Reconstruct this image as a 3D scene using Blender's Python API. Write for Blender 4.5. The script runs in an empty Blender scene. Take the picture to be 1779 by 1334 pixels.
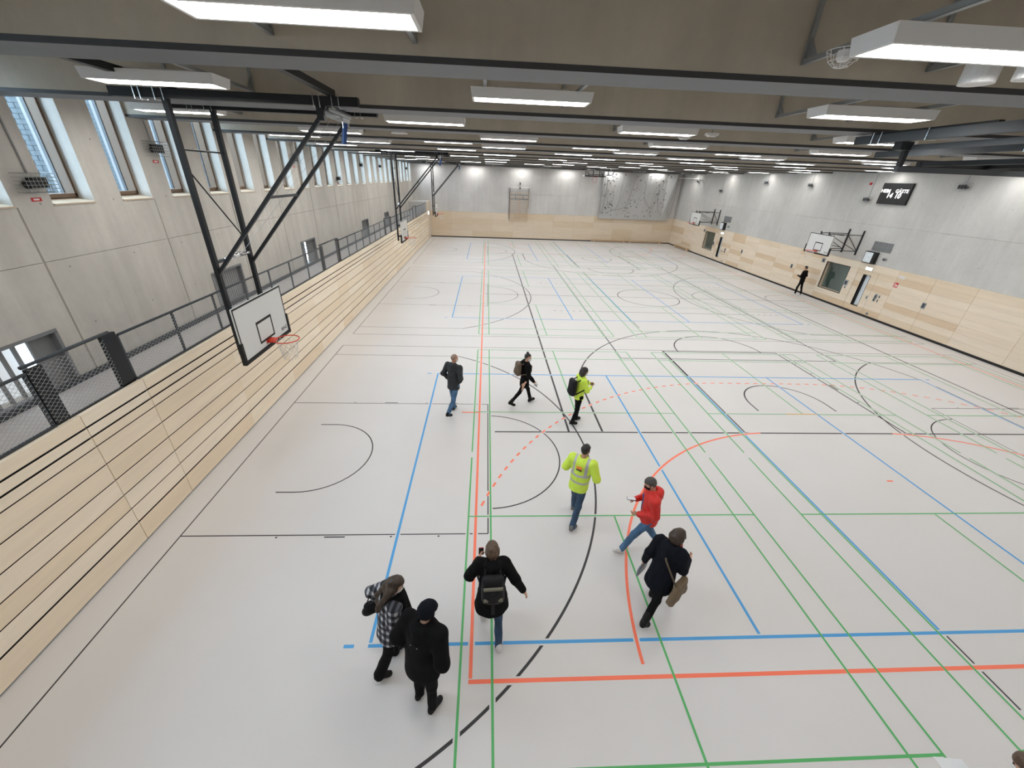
import bpy, math, random
import numpy as np
from mathutils import Vector, Matrix
random.seed(7)
PI = math.pi
SC = bpy.context.scene
COL = SC.collection

# ------------------------------------------------------------------ camera
cam_d = bpy.data.cameras.new('camera'); cam = bpy.data.objects.new('camera', cam_d); COL.objects.link(cam)
F_PX, PITCH, YAW, ROLL = 677.09, 0.4808985, 0.0588468, 0.0393036
cam_d.sensor_width = 36.0; cam_d.lens = F_PX / 1779 * 36.0
cam_d.shift_x = 11.363 / 1779; cam_d.shift_y = -6.254 / 1779
cam_d.clip_start = 0.05; cam_d.clip_end = 300
fw = Vector((math.sin(YAW) * math.cos(PITCH), math.cos(YAW) * math.cos(PITCH), -math.sin(PITCH)))
rt = Vector((math.cos(YAW), -math.sin(YAW), 0)); up = rt.cross(fw)
r2 = math.cos(ROLL) * rt + math.sin(ROLL) * up; u2 = -math.sin(ROLL) * rt + math.cos(ROLL) * up
cam.matrix_world = Matrix(((r2.x, u2.x, -fw.x, 1.65634), (r2.y, u2.y, -fw.y, -3.36277), (r2.z, u2.z, -fw.z, 6.21805), (0, 0, 0, 1)))
SC.camera = cam
# ------------------------------------------------------------------ daylight outside, exposure
world = bpy.data.worlds.new('overcast_sky'); SC.world = world; world.use_nodes = True
bg = world.node_tree.nodes['Background']; bg.inputs[0].default_value = (0.64, 0.83, 1.0, 1); bg.inputs[1].default_value = 25.0
SC.view_settings.view_transform = 'Standard'; SC.view_settings.look = 'None'
SC.view_settings.exposure = 0.0; SC.view_settings.gamma = 1.0; SC.view_settings.use_curve_mapping = False
LAMP_POWER = 26.5
SC.cycles.max_bounces = 8; SC.cycles.diffuse_bounces = 5; SC.cycles.glossy_bounces = 3
SC.cycles.transmission_bounces = 6; SC.cycles.transparent_max_bounces = 8
SC.cycles.sample_clamp_indirect = 6.0; SC.cycles.caustics_reflective = False; SC.cycles.caustics_refractive = False

# ------------------------------------------------------------------ materials
MATS = {}
def srgb(r, g, b):
    f = lambda v: (v / 255 / 12.92) if v / 255 <= 0.04045 else ((v / 255 + 0.055) / 1.055) ** 2.4
    return (f(r), f(g), f(b))
def mat(name, col, rough=0.6, metal=0.0, var=0.0, scale=(3, 3, 3), detail=4, bump=0.0, emis=0.0, spec=0.5, alpha=None):
    m = bpy.data.materials.new(name); m.use_nodes = True; nt = m.node_tree; b = nt.nodes['Principled BSDF']
    b.inputs['Base Color'].default_value = (*col, 1); b.inputs['Roughness'].default_value = rough; b.inputs['Metallic'].default_value = metal
    b.inputs['Specular IOR Level'].default_value = spec
    if emis: b.inputs['Emission Color'].default_value = (*col, 1); b.inputs['Emission Strength'].default_value = emis
    if var or bump:
        tc = nt.nodes.new('ShaderNodeTexCoord'); mp = nt.nodes.new('ShaderNodeMapping'); mp.inputs['Scale'].default_value = scale
        nz = nt.nodes.new('ShaderNodeTexNoise'); nz.inputs['Scale'].default_value = 1.0; nz.inputs['Detail'].default_value = detail; nz.inputs['Roughness'].default_value = 0.62
        nt.links.new(tc.outputs['Object'], mp.inputs['Vector']); nt.links.new(mp.outputs['Vector'], nz.inputs['Vector'])
        if var:
            mr = nt.nodes.new('ShaderNodeMapRange'); mr.inputs['From Min'].default_value = 0.3; mr.inputs['From Max'].default_value = 0.7
            mr.inputs['To Min'].default_value = 1 - var; mr.inputs['To Max'].default_value = 1 + var
            vm = nt.nodes.new('ShaderNodeVectorMath'); vm.operation = 'SCALE'; vm.inputs[0].default_value = col
            nt.links.new(nz.outputs['Fac'], mr.inputs['Value']); nt.links.new(mr.outputs['Result'], vm.inputs['Scale'])
            nt.links.new(vm.outputs['Vector'], b.inputs['Base Color'])
        if bump:
            bp = nt.nodes.new('ShaderNodeBump'); bp.inputs['Strength'].default_value = bump; bp.inputs['Distance'].default_value = 0.01
            nt.links.new(nz.outputs['Fac'], bp.inputs['Height']); nt.links.new(bp.outputs['Normal'], b.inputs['Normal'])
    MATS[name] = m; return m

def concrete(name, col, var, streak, holes=None, scale=0.55):
    """board-smooth concrete: clouds, vertical streaks, small tie holes on a grid (axis pair, pitch)"""
    m = bpy.data.materials.new(name); m.use_nodes = True; nt = m.node_tree; L = nt.links; b = nt.nodes['Principled BSDF']
    b.inputs['Roughness'].default_value = 0.72; b.inputs['Specular IOR Level'].default_value = 0.3
    tc = nt.nodes.new('ShaderNodeTexCoord')
    def noise(sc, det):
        mp = nt.nodes.new('ShaderNodeMapping'); mp.inputs['Scale'].default_value = sc
        n = nt.nodes.new('ShaderNodeTexNoise'); n.inputs['Scale'].default_value = 1; n.inputs['Detail'].default_value = det; n.inputs['Roughness'].default_value = 0.6
        L.new(tc.outputs['Object'], mp.inputs['Vector']); L.new(mp.outputs['Vector'], n.inputs['Vector']); return n.outputs['Fac']
    def rng(v, a, c):
        mr = nt.nodes.new('ShaderNodeMapRange'); mr.inputs['From Min'].default_value = 0.3; mr.inputs['From Max'].default_value = 0.7
        mr.inputs['To Min'].default_value = a; mr.inputs['To Max'].default_value = c; L.new(v, mr.inputs['Value']); return mr.outputs['Result']
    def mul(a, c):
        n = nt.nodes.new('ShaderNodeMath'); n.operation = 'MULTIPLY'; L.new(a, n.inputs[0]); L.new(c, n.inputs[1]); return n.outputs[0]
    f = mul(rng(noise((scale, scale, scale), 5), 1 - var, 1 + var), rng(noise((3.2, 3.2, 0.28), 4), 1 - streak, 1 + streak * 0.6))
    f = mul(f, rng(noise((9, 9, 9), 3), 0.975, 1.02))
    if holes:
        ax, pu, pv = holes; sp = nt.nodes.new('ShaderNodeSeparateXYZ'); L.new(tc.outputs['Object'], sp.inputs[0])
        def saw(o, p):
            a = nt.nodes.new('ShaderNodeMath'); a.operation = 'PINGPONG'; a.inputs[1].default_value = p / 2; L.new(o, a.inputs[0])
            s = nt.nodes.new('ShaderNodeMath'); s.operation = 'POWER'; s.inputs[1].default_value = 2; L.new(a.outputs[0], s.inputs[0]); return s.outputs[0]
        d = nt.nodes.new('ShaderNodeMath'); d.operation = 'ADD'; L.new(saw(sp.outputs[ax], pu), d.inputs[0]); L.new(saw(sp.outputs[2], pv), d.inputs[1])
        g = nt.nodes.new('ShaderNodeMath'); g.operation = 'GREATER_THAN'; g.inputs[1].default_value = 0.00045; L.new(d.outputs[0], g.inputs[0])
        mr = nt.nodes.new('ShaderNodeMapRange'); mr.inputs['To Min'].default_value = 0.62; mr.inputs['To Max'].default_value = 1; L.new(g.outputs[0], mr.inputs['Value'])
        f = mul(f, mr.outputs['Result'])
    vm = nt.nodes.new('ShaderNodeVectorMath'); vm.operation = 'SCALE'; vm.inputs[0].default_value = col
    L.new(f, vm.inputs['Scale']); L.new(vm.outputs['Vector'], b.inputs['Base Color'])
    MATS[name] = m; return m

concrete('concrete_left', (0.55, 0.525, 0.485), 0.10, 0.10, (1, 1.545, 1.1))
concrete('concrete_right', (0.485, 0.476, 0.457), 0.10, 0.06, (1, 1.83, 1.15))
concrete('concrete_far', (0.585, 0.575, 0.565), 0.09, 0.06)
concrete('concrete_beam', (0.47, 0.425, 0.355), 0.10, 0.07, None, 0.8)
mat('floor_lino', (0.645, 0.630, 0.625), 0.42, var=0.03, scale=(0.25, 0.25, 1), spec=0.35)
mat('gallery_grey', (0.56, 0.545, 0.545), 0.5, var=0.04, spec=0.3)
mat('steel_flange', (0.135, 0.145, 0.16), 0.55, var=0.05)
mat('steel_edge', (0.04, 0.042, 0.045), 0.6)
mat('galvanised', (0.33, 0.35, 0.36), 0.45, 0.6)
mat('mesh_wire', (0.42, 0.43, 0.44), 0.5, 0.2)
mat('chrome', (0.75, 0.77, 0.8), 0.2, 1.0)
mat('black_steel', (0.010, 0.012, 0.0145), 0.45, spec=0.35)
mat('dark_grey', (0.045, 0.052, 0.06), 0.5)
mat('mid_grey', (0.20, 0.205, 0.215), 0.5)
mat('shutter_grey', (0.34, 0.345, 0.35), 0.55)
mat('shutter_rib_grey', (0.24, 0.245, 0.25), 0.55)
mat('rail_grey', (0.035, 0.042, 0.05), 0.45, spec=0.4)
mat('lamp_white', (0.72, 0.72, 0.72), 0.5)
mat('lamp_glow', (1.0, 0.985, 0.955), 0.5, emis=LAMP_POWER)
mat('white_plastic', (0.75, 0.75, 0.75), 0.4)
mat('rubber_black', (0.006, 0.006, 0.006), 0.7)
mat('line_black', (0.022, 0.022, 0.026), 0.5)
mat('line_slate', (0.05, 0.065, 0.085), 0.5)
mat('line_blue', srgb(70, 154, 214), 0.5)
mat('line_green', srgb(82, 172, 100), 0.5)
mat('line_orange', srgb(248, 120, 90), 0.5)
mat('line_amber', srgb(214, 172, 100), 0.5)
def wood(name, col, ax):
    sc = {'y': (7, 0.7, 7), 'x': (0.7, 7, 7), 'z': (7, 7, 0.7)}[ax]
    return mat(name, col, 0.5, var=0.055, scale=sc, detail=5, spec=0.3)
WOODC = [(0.68, 0.57, 0.44), (0.70, 0.60, 0.475), (0.66, 0.54, 0.40), (0.69, 0.59, 0.465), (0.61, 0.47, 0.325), (0.705, 0.61, 0.49)]
for i, cc in enumerate(WOODC):
    wood('ply_y%d' % i, cc, 'y'); wood('ply_x%d' % i, cc, 'x')
for i, cc in enumerate(WOODC): wood('birch%d' % i, tuple(min(0.9, v * q) for v, q in zip(cc, (1.24, 1.27, 1.29))), 'y')
wood('bench_wood', (0.55, 0.37, 0.2), 'x')
wood('sill_wood', (0.60, 0.48, 0.36), 'y')
wood('frame_wood', (0.17, 0.115, 0.078), 'z')
mat('bar_wood', (0.62, 0.48, 0.35), 0.5)
mat('blue_brick', (0.072, 0.09, 0.103), 0.8, var=0.06, scale=(6, 6, 6))
mat('mortar', (0.03, 0.04, 0.048), 0.9)
mat('pebbles', (0.10, 0.075, 0.065), 0.9, var=0.35, scale=(20, 20, 20))
mat('leaf', (0.02, 0.045, 0.033), 0.6, var=0.4, scale=(10, 10, 10))
mat('hoop_orange', srgb(214, 62, 38), 0.4)
mat('board_white', (0.66, 0.67, 0.66), 0.35)
mat('net_white', (0.7, 0.68, 0.66), 0.8)
mat('strap_blue', (0.02, 0.07, 0.25), 0.6)
mat('screen_black', (0.006, 0.007, 0.008), 0.35)
mat('digit_white', (1, 1, 1), 0.5, emis=1.3)
mat('sign_red', srgb(190, 30, 30), 0.5)
mat('exit_glow', (0.93, 1.0, 0.96), 0.4, emis=5.0)
mat('room_dark', (0.60, 0.65, 0.64), 0.8)
mat('room_light', (0.55, 0.57, 0.56), 0.8)
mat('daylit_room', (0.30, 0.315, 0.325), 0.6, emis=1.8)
mat('climb_panel', (0.43, 0.43, 0.425), 0.75, var=0.03)
mat('hold_dark', (0.03, 0.03, 0.035), 0.7)
mat('rope_grey', (0.22, 0.22, 0.215), 0.8)
mat('clock_face', (0.72, 0.78, 0.82), 0.4)
mat('vent_grey', (0.17, 0.175, 0.18), 0.5)
def glass(name, tint, rough=0.0):
    m = bpy.data.materials.new(name); m.use_nodes = True; nt = m.node_tree; nt.nodes.clear()
    o = nt.nodes.new('ShaderNodeOutputMaterial'); mx = nt.nodes.new('ShaderNodeMixShader'); t = nt.nodes.new('ShaderNodeBsdfTransparent'); g = nt.nodes.new('ShaderNodeBsdfGlossy')
    lw = nt.nodes.new('ShaderNodeLayerWeight'); lw.inputs[0].default_value = 0.5; pw = nt.nodes.new('ShaderNodeMath'); pw.operation = 'POWER'; pw.inputs[1].default_value = 4.0
    mr = nt.nodes.new('ShaderNodeMapRange'); mr.inputs['To Min'].default_value = 0.06; mr.inputs['To Max'].default_value = 0.8
    t.inputs[0].default_value = (*tint, 1); g.inputs['Roughness'].default_value = rough
    nt.links.new(lw.outputs['Facing'], pw.inputs[0]); nt.links.new(pw.outputs[0], mr.inputs['Value']); nt.links.new(mr.outputs['Result'], mx.inputs[0])
    nt.links.new(t.outputs[0], mx.inputs[1]); nt.links.new(g.outputs[0], mx.inputs[2]); nt.links.new(mx.outputs[0], o.inputs[0])
    MATS[name] = m
glass('glass_clear', (0.93, 0.96, 0.97)); glass('glass_dark', (0.88, 0.94, 0.92))

# ------------------------------------------------------------------ mesh helpers
class MB:
    def __init__(s): s.v = []; s.f = []; s.mi = []; s.cur = 0
    def m(s, i): s.cur = i; return s
    def add(s, vs, fs):
        n = len(s.v); s.v += [tuple(p) for p in vs]; s.f += [tuple(n + i for i in f) for f in fs]; s.mi += [s.cur] * len(fs); return s
    def box(s, x0, x1, y0, y1, z0, z1):
        x0, x1 = min(x0, x1), max(x0, x1); y0, y1 = min(y0, y1), max(y0, y1); z0, z1 = min(z0, z1), max(z0, z1)
        return s.add([(x, y, z) for z in (z0, z1) for y in (y0, y1) for x in (x0, x1)],
                     [(0, 2, 3, 1), (4, 5, 7, 6), (0, 1, 5, 4), (2, 6, 7, 3), (0, 4, 6, 2), (1, 3, 7, 5)])
    def bar(s, p, q, w, h, upv=(0, 0, 1)):
        p, q = Vector(p), Vector(q); d = (q - p).normalized(); u = Vector(upv)
        a = d.cross(u)
        if a.length < 1e-4: a = d.cross(Vector((1, 0, 0)))
        a.normalize(); b = a.cross(d).normalized(); vs = []
        for c in (p, q):
            for sa, sb in ((-1, -1), (1, -1), (1, 1), (-1, 1)): vs.append(c + a * (w / 2 * sa) + b * (h / 2 * sb))
        return s.add(vs, [(0, 1, 2, 3), (7, 6, 5, 4), (0, 4, 5, 1), (1, 5, 6, 2), (2, 6, 7, 3), (3, 7, 4, 0)])
    def tube(s, pts, r, n=8, cap=True, r1=None):
        pts = [Vector(p) for p in pts]; rings = []; m = len(pts); prev = None
        for i, p in enumerate(pts):
            d = (pts[min(i + 1, m - 1)] - pts[max(i - 1, 0)]).normalized()
            a = d.orthogonal().normalized() if prev is None else (prev - d * prev.dot(d)).normalized()
            prev = a; b = d.cross(a); rr = r if r1 is None else r + (r1 - r) * i / max(1, m - 1)
            rings.append([p + a * (rr * math.cos(2 * PI * k / n)) + b * (rr * math.sin(2 * PI * k / n)) for k in range(n)])
        vs = [v for g in rings for v in g]; fs = []
        for i in range(m - 1):
            for k in range(n): fs.append((i * n + k, i * n + (k + 1) % n, (i + 1) * n + (k + 1) % n, (i + 1) * n + k))
        if cap: fs += [tuple(reversed(range(n))), tuple((m - 1) * n + k for k in range(n))]
        return s.add(vs, fs)
    def ring(s, c, ax, R, r, n=32, k=8):
        c = Vector(c); ax = Vector(ax).normalized(); a = ax.orthogonal().normalized(); b = ax.cross(a); vs = []; fs = []
        for i in range(n):
            t = 2 * PI * i / n; d = a * math.cos(t) + b * math.sin(t)
            for j in range(k): u = 2 * PI * j / k; vs.append(c + d * (R + r * math.cos(u)) + ax * (r * math.sin(u)))
        for i in range(n):
            for j in range(k): fs.append((i * k + j, ((i + 1) % n) * k + j, ((i + 1) % n) * k + (j + 1) % k, i * k + (j + 1) % k))
        return s.add(vs, fs)
    def prism(s, poly, d):
        """poly: list of 3D points (planar), extruded by vector d"""
        n = len(poly); d = Vector(d); p = [Vector(q) for q in poly]
        return s.add(p + [q + d for q in p], [tuple(reversed(range(n))), tuple(range(n, 2 * n))] + [(i, (i + 1) % n, n + (i + 1) % n, n + i) for i in range(n)])
    def ell(s, c, r, n=12, m=8):
        vs = [(c[0], c[1], c[2] - r[2])]; fs = []
        for j in range(1, m):
            t = -PI / 2 + PI * j / m
            for i in range(n): u = 2 * PI * i / n; vs.append((c[0] + r[0] * math.cos(t) * math.cos(u), c[1] + r[1] * math.cos(t) * math.sin(u), c[2] + r[2] * math.sin(t)))
        vs.append((c[0], c[1], c[2] + r[2])); T = len(vs) - 1
        for i in range(n): fs += [(0, 1 + (i + 1) % n, 1 + i), (T, 1 + (m - 2) * n + i, 1 + (m - 2) * n + (i + 1) % n)]
        for j in range(m - 2):
            for i in range(n): a = 1 + j * n; fs.append((a + i, a + (i + 1) % n, a + n + (i + 1) % n, a + n + i))
        return s.add(vs, fs)
    def mesh(s, name, mats, smooth=False):
        me = bpy.data.meshes.new(name); me.from_pydata(s.v, [], s.f)
        for q in ([mats] if isinstance(mats, str) else mats): me.materials.append(MATS[q])
        if any(s.mi): me.polygons.foreach_set('material_index', s.mi)
        if smooth: me.polygons.foreach_set('use_smooth', [True] * len(s.f))
        me.update(); return me
    def build(s, name, mats, parent=None, smooth=False, kind=None):
        return link(name, s.mesh(name, mats, smooth), parent, kind)
def link(name, data, parent=None, kind=None):
    o = bpy.data.objects.new(name, data); COL.objects.link(o)
    if parent is not None: o.parent = parent
    if kind: o['kind'] = kind
    return o
def tag(o, label, cat, group=None, kind=None):
    o['label'] = label; o['category'] = cat
    if group: o['group'] = group
    if kind: o['kind'] = kind
    return o
def thing(name, label, cat, loc=(0, 0, 0), rz=0, group=None):
    o = bpy.data.objects.new(name, None); o.empty_display_size = 0.1; COL.objects.link(o); o.location = loc; o.rotation_euler = (0, 0, rz)
    return tag(o, label, cat, group)
def copy_tree(o, parent=None):
    c = o.copy(); COL.objects.link(c)
    if parent is not None: c.parent = parent
    for ch in [x for x in o.children]: copy_tree(ch, c)
    return c
ORD = ['first', 'second', 'third', 'fourth', 'fifth', 'sixth', 'seventh', 'eighth', 'ninth', 'tenth', 'eleventh', 'twelfth', 'thirteenth',
       'fourteenth', 'fifteenth', 'sixteenth', 'seventeenth', 'eighteenth', 'nineteenth', 'twentieth', 'twenty-first', 'twenty-second',
       'twenty-third', 'twenty-fourth', 'twenty-fifth', 'twenty-sixth', 'twenty-seventh', 'twenty-eighth', 'twenty-ninth', 'thirtieth']
def cells(u0, u1, v0, v1, holes):
    """rectangle minus rectangular holes -> list of rectangles"""
    us = sorted({u0, u1} | {h[0] for h in holes if u0 < h[0] < u1} | {h[1] for h in holes if u0 < h[1] < u1})
    out = []
    for a, b in zip(us, us[1:]):
        m = (a + b) / 2; hs = sorted((max(v0, h[2]), min(v1, h[3])) for h in holes if h[0] < m < h[1] and h[3] > v0 and h[2] < v1)
        z = v0
        for c, d in hs:
            if c > z + 1e-6: out.append((a, b, z, c))
            z = max(z, d)
        if z < v1 - 1e-6: out.append((a, b, z, v1))
    return out

# ------------------------------------------------------------------ hall shell
XL, XG, XR = -4.58, -6.35, 22.70      # bleacher face, gallery wall, right wall
Y0, Y1 = -4.05, 43.30                 # end walls
ZB, ZC = 7.105, 8.35                  # beam underside, roof slab
ZG = 2.33                             # gallery floor
PITCHB = 3.09
JY = [1.13 + PITCHB * k for k in range(-2, 14)]
CEN = [4.48, 19.63, 34.90]            # centres of the three cross courts

floor = MB().box(XL - 0.4, XR + 0.3, Y0 - 0.2, Y1 + 0.3, -0.25, 0).build('floor', 'floor_lino', None, kind='structure')
ceil = MB().box(XG - 0.6, XR + 0.5, Y0 - 0.3, Y1 + 0.5, ZC, ZC + 0.25).build('ceiling', 'concrete_beam', None, kind='structure')
MB().box(XG - 0.5, XR + 0.4, Y0 - 0.35, Y0, -0.25, ZC).build('wall_near', 'concrete_far', None, kind='structure')
for j in JY:
    b = MB().box(XG, XR, j, j + 0.56, ZB + 0.05, ZC).build('ceiling_beam', 'concrete_beam', ceil)
    MB().m(0).box(XG, XR, j + 0.004, j + 0.556, ZB, ZB + 0.05).m(1).box(XG, XR, j - 0.002, j + 0.004, ZB, ZB + 0.05).build('beam_flange', ['steel_flange', 'steel_edge'], b)

# right wall: equipment-room windows and doors are holes
SHIFT = [0.0, 15.10]
RWIN = [(18.84 + s, 20.52 + s, 0.77, 2.28) for s in SHIFT]
RDOOR = [(17.38 + s, 17.81 + s, 0.42, 2.09) for s in SHIFT]
rholes = RWIN + RDOOR
mb = MB()
for a, b, c, d in cells(Y0, Y1 + 0.3, -0.2, ZC, rholes): mb.box(XR + 0.035, XR + 0.33, a, b, c, d)
wr = mb.build('wall_right', 'concrete_right', None, kind='structure')
cj = [Y0, 4.1, 9.6, 15.1, 20.6, 26.1, 31.6, 37.1, Y1]
for a, b in zip(cj, cj[1:]):
    for c, d in ((2.69, 4.60), (4.60, ZC)):
        MB().box(XR, XR + 0.036, a + 0.002, b - 0.002, c + 0.003, d - 0.003).build('concrete_panel', 'concrete_right', wr)
# wooden planks of the right wall
pj = [Y0, -1.5, 0.7, 3.0, 5.1, 7.0, 8.2, 10.18, 12.34, 14.12, 15.93, 18.28, 20.75, 22.9, 25.1, 27.44, 29.22, 31.03, 33.4, 35.85, 38.0, 40.2, Y1]
ZR = [0.105 + i * (2.665 - 0.105) / 8 for i in range(9)]
rng = random.Random(3)
for pi, (a, b) in enumerate(zip(pj, pj[1:])):
    run = None
    for r in range(8):
        k = rng.choice([0, 1, 3, 3, 5, 5, 1, 2]) if rng.random() > 0.13 else 4
        if pi == 8: k = [2, 5, 4, 3, 3, 5, 2, 2][r]
        if pi == 9: k = [2, 5, 4, 3, 3, 5, 4, 2][r]
        if pi == 7: k = [5, 5, 3, 5, 1, 5, 3, 0][r]
        for u0, u1, v0, v1 in cells(a + 0.004, b - 0.004, ZR[r] + 0.0012, ZR[r + 1] - 0.0012, rholes):
            MB().box(XR - 0.012, XR + 0.036, u0, u1, v0, v1).build('plank', 'ply_y%d' % k, wr)
MB().box(XR - 0.018, XR + 0.036, Y0, Y1, 2.665, 2.69).build('cap_strip', 'ply_y5', wr)
MB().box(XR - 0.03, XR + 0.03, Y0, Y1, 0.0, 0.10).build('baseboard_right', 'rubber_black', None, kind='structure')

# far wall
mb = MB().box(XG - 0.5, XR + 0.33, Y1 + 0.035, Y1 + 0.35, -0.2, ZC)
wf = mb.build('wall_far', 'concrete_far', None, kind='structure')
cj = [XG, 2.0, 6.5, 11.0, 15.5, 20.0, XR]
for a, b in zip(cj, cj[1:]):
    for c, d in ((2.69, 4.62), (4.62, ZC)):
        MB().box(a + 0.003, b - 0.003, Y1, Y1 + 0.036, c + 0.006, d - 0.006).build('concrete_panel', 'concrete_far', wf)
px = [XL + 0.05 + i * 2.272 for i in range(13)]; px[-1] = XR
for i, (a, b) in enumerate(zip(px, px[1:])):
    for r in range(4):
        MB().box(a + 0.004, b - 0.004, Y1 - 0.012, Y1 + 0.036, 0.105 + r * 0.64 + 0.001, 0.105 + (r + 1) * 0.64 - 0.001).build('plank', 'ply_x%d' % rng.choice([0, 1, 3, 3, 2]), wf)
MB().box(XL, XR, Y1 - 0.018, Y1 + 0.036, 2.665, 2.69).build('cap_strip', 'ply_x5', wf)
MB().box(XL, XR, Y1 - 0.03, Y1 + 0.03, 0.0, 0.09).build('baseboard_far', 'rubber_black', None, kind='structure')

# left wall (behind the gallery): tall windows with deep reveals, low windows
WR = [4.20 + 1.545 * m - 0.02 for m in range(-4, 26)]           # right edges
WIN = [(r - 0.865, r, 5.475, 7.75) for r in WR if r < Y1 - 0.2 and r - 0.87 > Y0]
LOW = [(2.36, 3.80, 2.43, 3.38), (8.50, 9.95, 2.43, 3.38), (14.62, 16.10, 2.43, 3.38), (23.85, 25.28, 2.43, 3.38), (29.95, 31.35, 2.43, 3.38)]
mb = MB()
for a, b, c, d in cells(Y0 - 0.3, Y1 + 0.3, 5.46, ZC, WIN): mb.box(XG - 0.42, XG, a, b, c, d)
for a, b, c, d in cells(Y0 - 0.3, Y1 + 0.3, -0.2, 5.46, LOW): mb.box(XG - 0.42, XG - 0.02, a, b, c, d)
wl = mb.build('wall_left', 'concrete_left', None, kind='structure')
for a, b in zip([Y0] + JY[1:], JY[1:] + [Y1]):
    for c, d in ((ZG - 0.1, 4.55), (4.55, 5.46)):
        for u0, u1, v0, v1 in cells(a + 0.02, b - 0.02, c + 0.005, d - (0.0 if d > 5 else 0.005), LOW):
            MB().box(XG - 0.021, XG, u0, u1, v0, v1).build('concrete_panel', 'concrete_left', wl)
wn = 0
for a, b, c, d in WIN:
    wn += 1
    w = MB().m(0).box(XG - 0.47, XG - 0.28, a, a + 0.05, c + 0.1, d).box(XG - 0.47, XG - 0.28, b - 0.05, b, c + 0.1, d).box(XG - 0.47, XG - 0.28, a, b, c + 0.08, c + 0.15).box(XG - 0.47, XG - 0.28, a, b, d - 0.06, d) \
        .build('window_%d' % wn, 'frame_wood', None, kind='structure')
    MB().m(0).box(XG - 0.53, XG - 0.47, a + 0.03, a + 0.06, c + 0.13, d).box(XG - 0.53, XG - 0.47, b - 0.06, b - 0.03, c + 0.13, d).box(XG - 0.53, XG - 0.47, a, b, c + 0.11, c + 0.14) \
        .m(1).box(XG - 0.60, XG - 0.54, b - 0.045, b - 0.012, c + 0.1, d).build('window_frame', ['dark_grey', 'mid_grey'], w)
    MB().box(XG - 0.50, XG - 0.49, a + 0.05, b - 0.05, c + 0.13, d - 0.05).build('pane', 'glass_clear', w)
    MB().prism([(XG - 0.46, a, c), (XG + 0.025, a, c - 0.012), (XG + 0.025, a, c + 0.012), (XG - 0.46, a, c + 0.09)], (0, b - a, 0)).build('window_sill', 'sill_wood', w)
# brick piers outside, between the windows; the bricks one can tell apart are pieces
outer = MB()
for (a, b, c, d), (a2, b2, c2, d2) in zip(WIN, WIN[1:] + [(WIN[-1][1] + 0.68, 0, 0, 0)]):
    outer.box(XG - 1.05, XG - 0.62, b + 0.015, a2 - 0.015, 4.9, ZC)
    outer.box(XG - 1.05, XG - 0.62, a - 0.1, a2, 4.9, c + 0.05)
ow = outer.build('wall_outer', 'mortar', None, kind='structure')
bmesh_ = MB().box(0, 0.208, 0, 0.014, 0, 0.078).mesh('brick', 'blue_brick')
for wi, (a, b, c, d) in enumerate(WIN):
    if not (2.0 < b < 9.2): continue
    for r in range(27):
        off = 0.0 if r % 2 else -0.11
        for k in range(3):
            x = XG - 1.05 + off + k * 0.218
            if x > XG - 0.63 or x < XG - 1.17: continue
            o = link('brick', bmesh_, ow); o.location = (x, b + 0.003, c + 0.03 + r * 0.085)
MB().box(-30, XG - 1.6, -12, 60, 4.2, 4.4).build('ground_outside', 'pebbles', None, kind='structure')
mb = MB()
for i in range(900):
    y = random.uniform(-6, 9); x = XG - 2.2 - random.random() * 1.2; z = 6.5 + random.random() * 1.6
    d = Vector((random.gauss(0, 1), random.gauss(0, 1), random.gauss(0, 1))).normalized() * 0.12; e = d.orthogonal().normalized() * 0.03
    mb.add([Vector((x, y, z)) - d, Vector((x, y, z)) + e, Vector((x, y, z)) + d, Vector((x, y, z)) - e], [(0, 1, 2, 3)])
tag(mb.build('hedge_leaves', 'leaf', None), 'green leaves of the hedge outside the tall windows', 'hedge', kind='stuff')

# gallery
MB().box(XG - 0.02, XL - 0.06, Y0, Y1, ZG - 0.3, ZG).build('floor_gallery', 'gallery_grey', None, kind='structure')
MB().box(XG, XG + 0.05, Y0, Y1, ZG, ZG + 0.11).build('baseboard_gallery', 'dark_grey', None, kind='structure')
# end block of the gallery: plaster box with wooden front
MB().m(0).box(XG, XL - 0.26, 40.6, Y1, ZG, 3.68).box(XL - 0.26, XL - 0.10, 41.27, Y1, ZG, 3.68).m(1).box(XL - 0.10, XL, 41.27, Y1, 0.0, 3.68).build('wall_gallery_end', ['concrete_far', 'ply_y5'], None, kind='structure')

# low gallery windows with shutters
for i, (a, b, c, d) in enumerate(LOW):
    wn += 1
    w = MB().box(XG - 0.12, XG + 0.012, a - 0.05, a + 0.01, c, d).box(XG - 0.16, XG + 0.012, b - 0.01, b + 0.05, c, d).box(XG - 0.12, XG + 0.012, a - 0.05, b + 0.05, d - 0.01, d + 0.05).box(XG - 0.12, XG + 0.012, a - 0.05, b + 0.05, c - 0.04, c + 0.01) \
        .build('window_%d' % wn, 'mid_grey', None, kind='structure')
    frac = {0: 0.72, 2: 0.52}.get(i, 0.0); m_ = a + (b - a) * frac
    if frac:
        MB().box(XG - 0.34, XG - 0.33, a, m_, c, d).build('pane', 'daylit_room', w)
        n = 5
        for k in range(n): y = a + (m_ - a) * k / n; MB().box(XG - 0.2, XG - 0.14, y, y + 0.035, c, d).build('slat', 'shutter_rib_grey', w)
    MB().box(XG - 0.15, XG - 0.12, m_, b, c, d).build('shutter', 'shutter_grey', w)
    n = 14
    for k in range(n): y = m_ + (b - m_) * (k + 0.5) / n; MB().box(XG - 0.12, XG - 0.105, y - 0.012, y + 0.012, c + 0.02, d - 0.02).build('shutter_rib', 'shutter_rib_grey', w)
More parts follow.
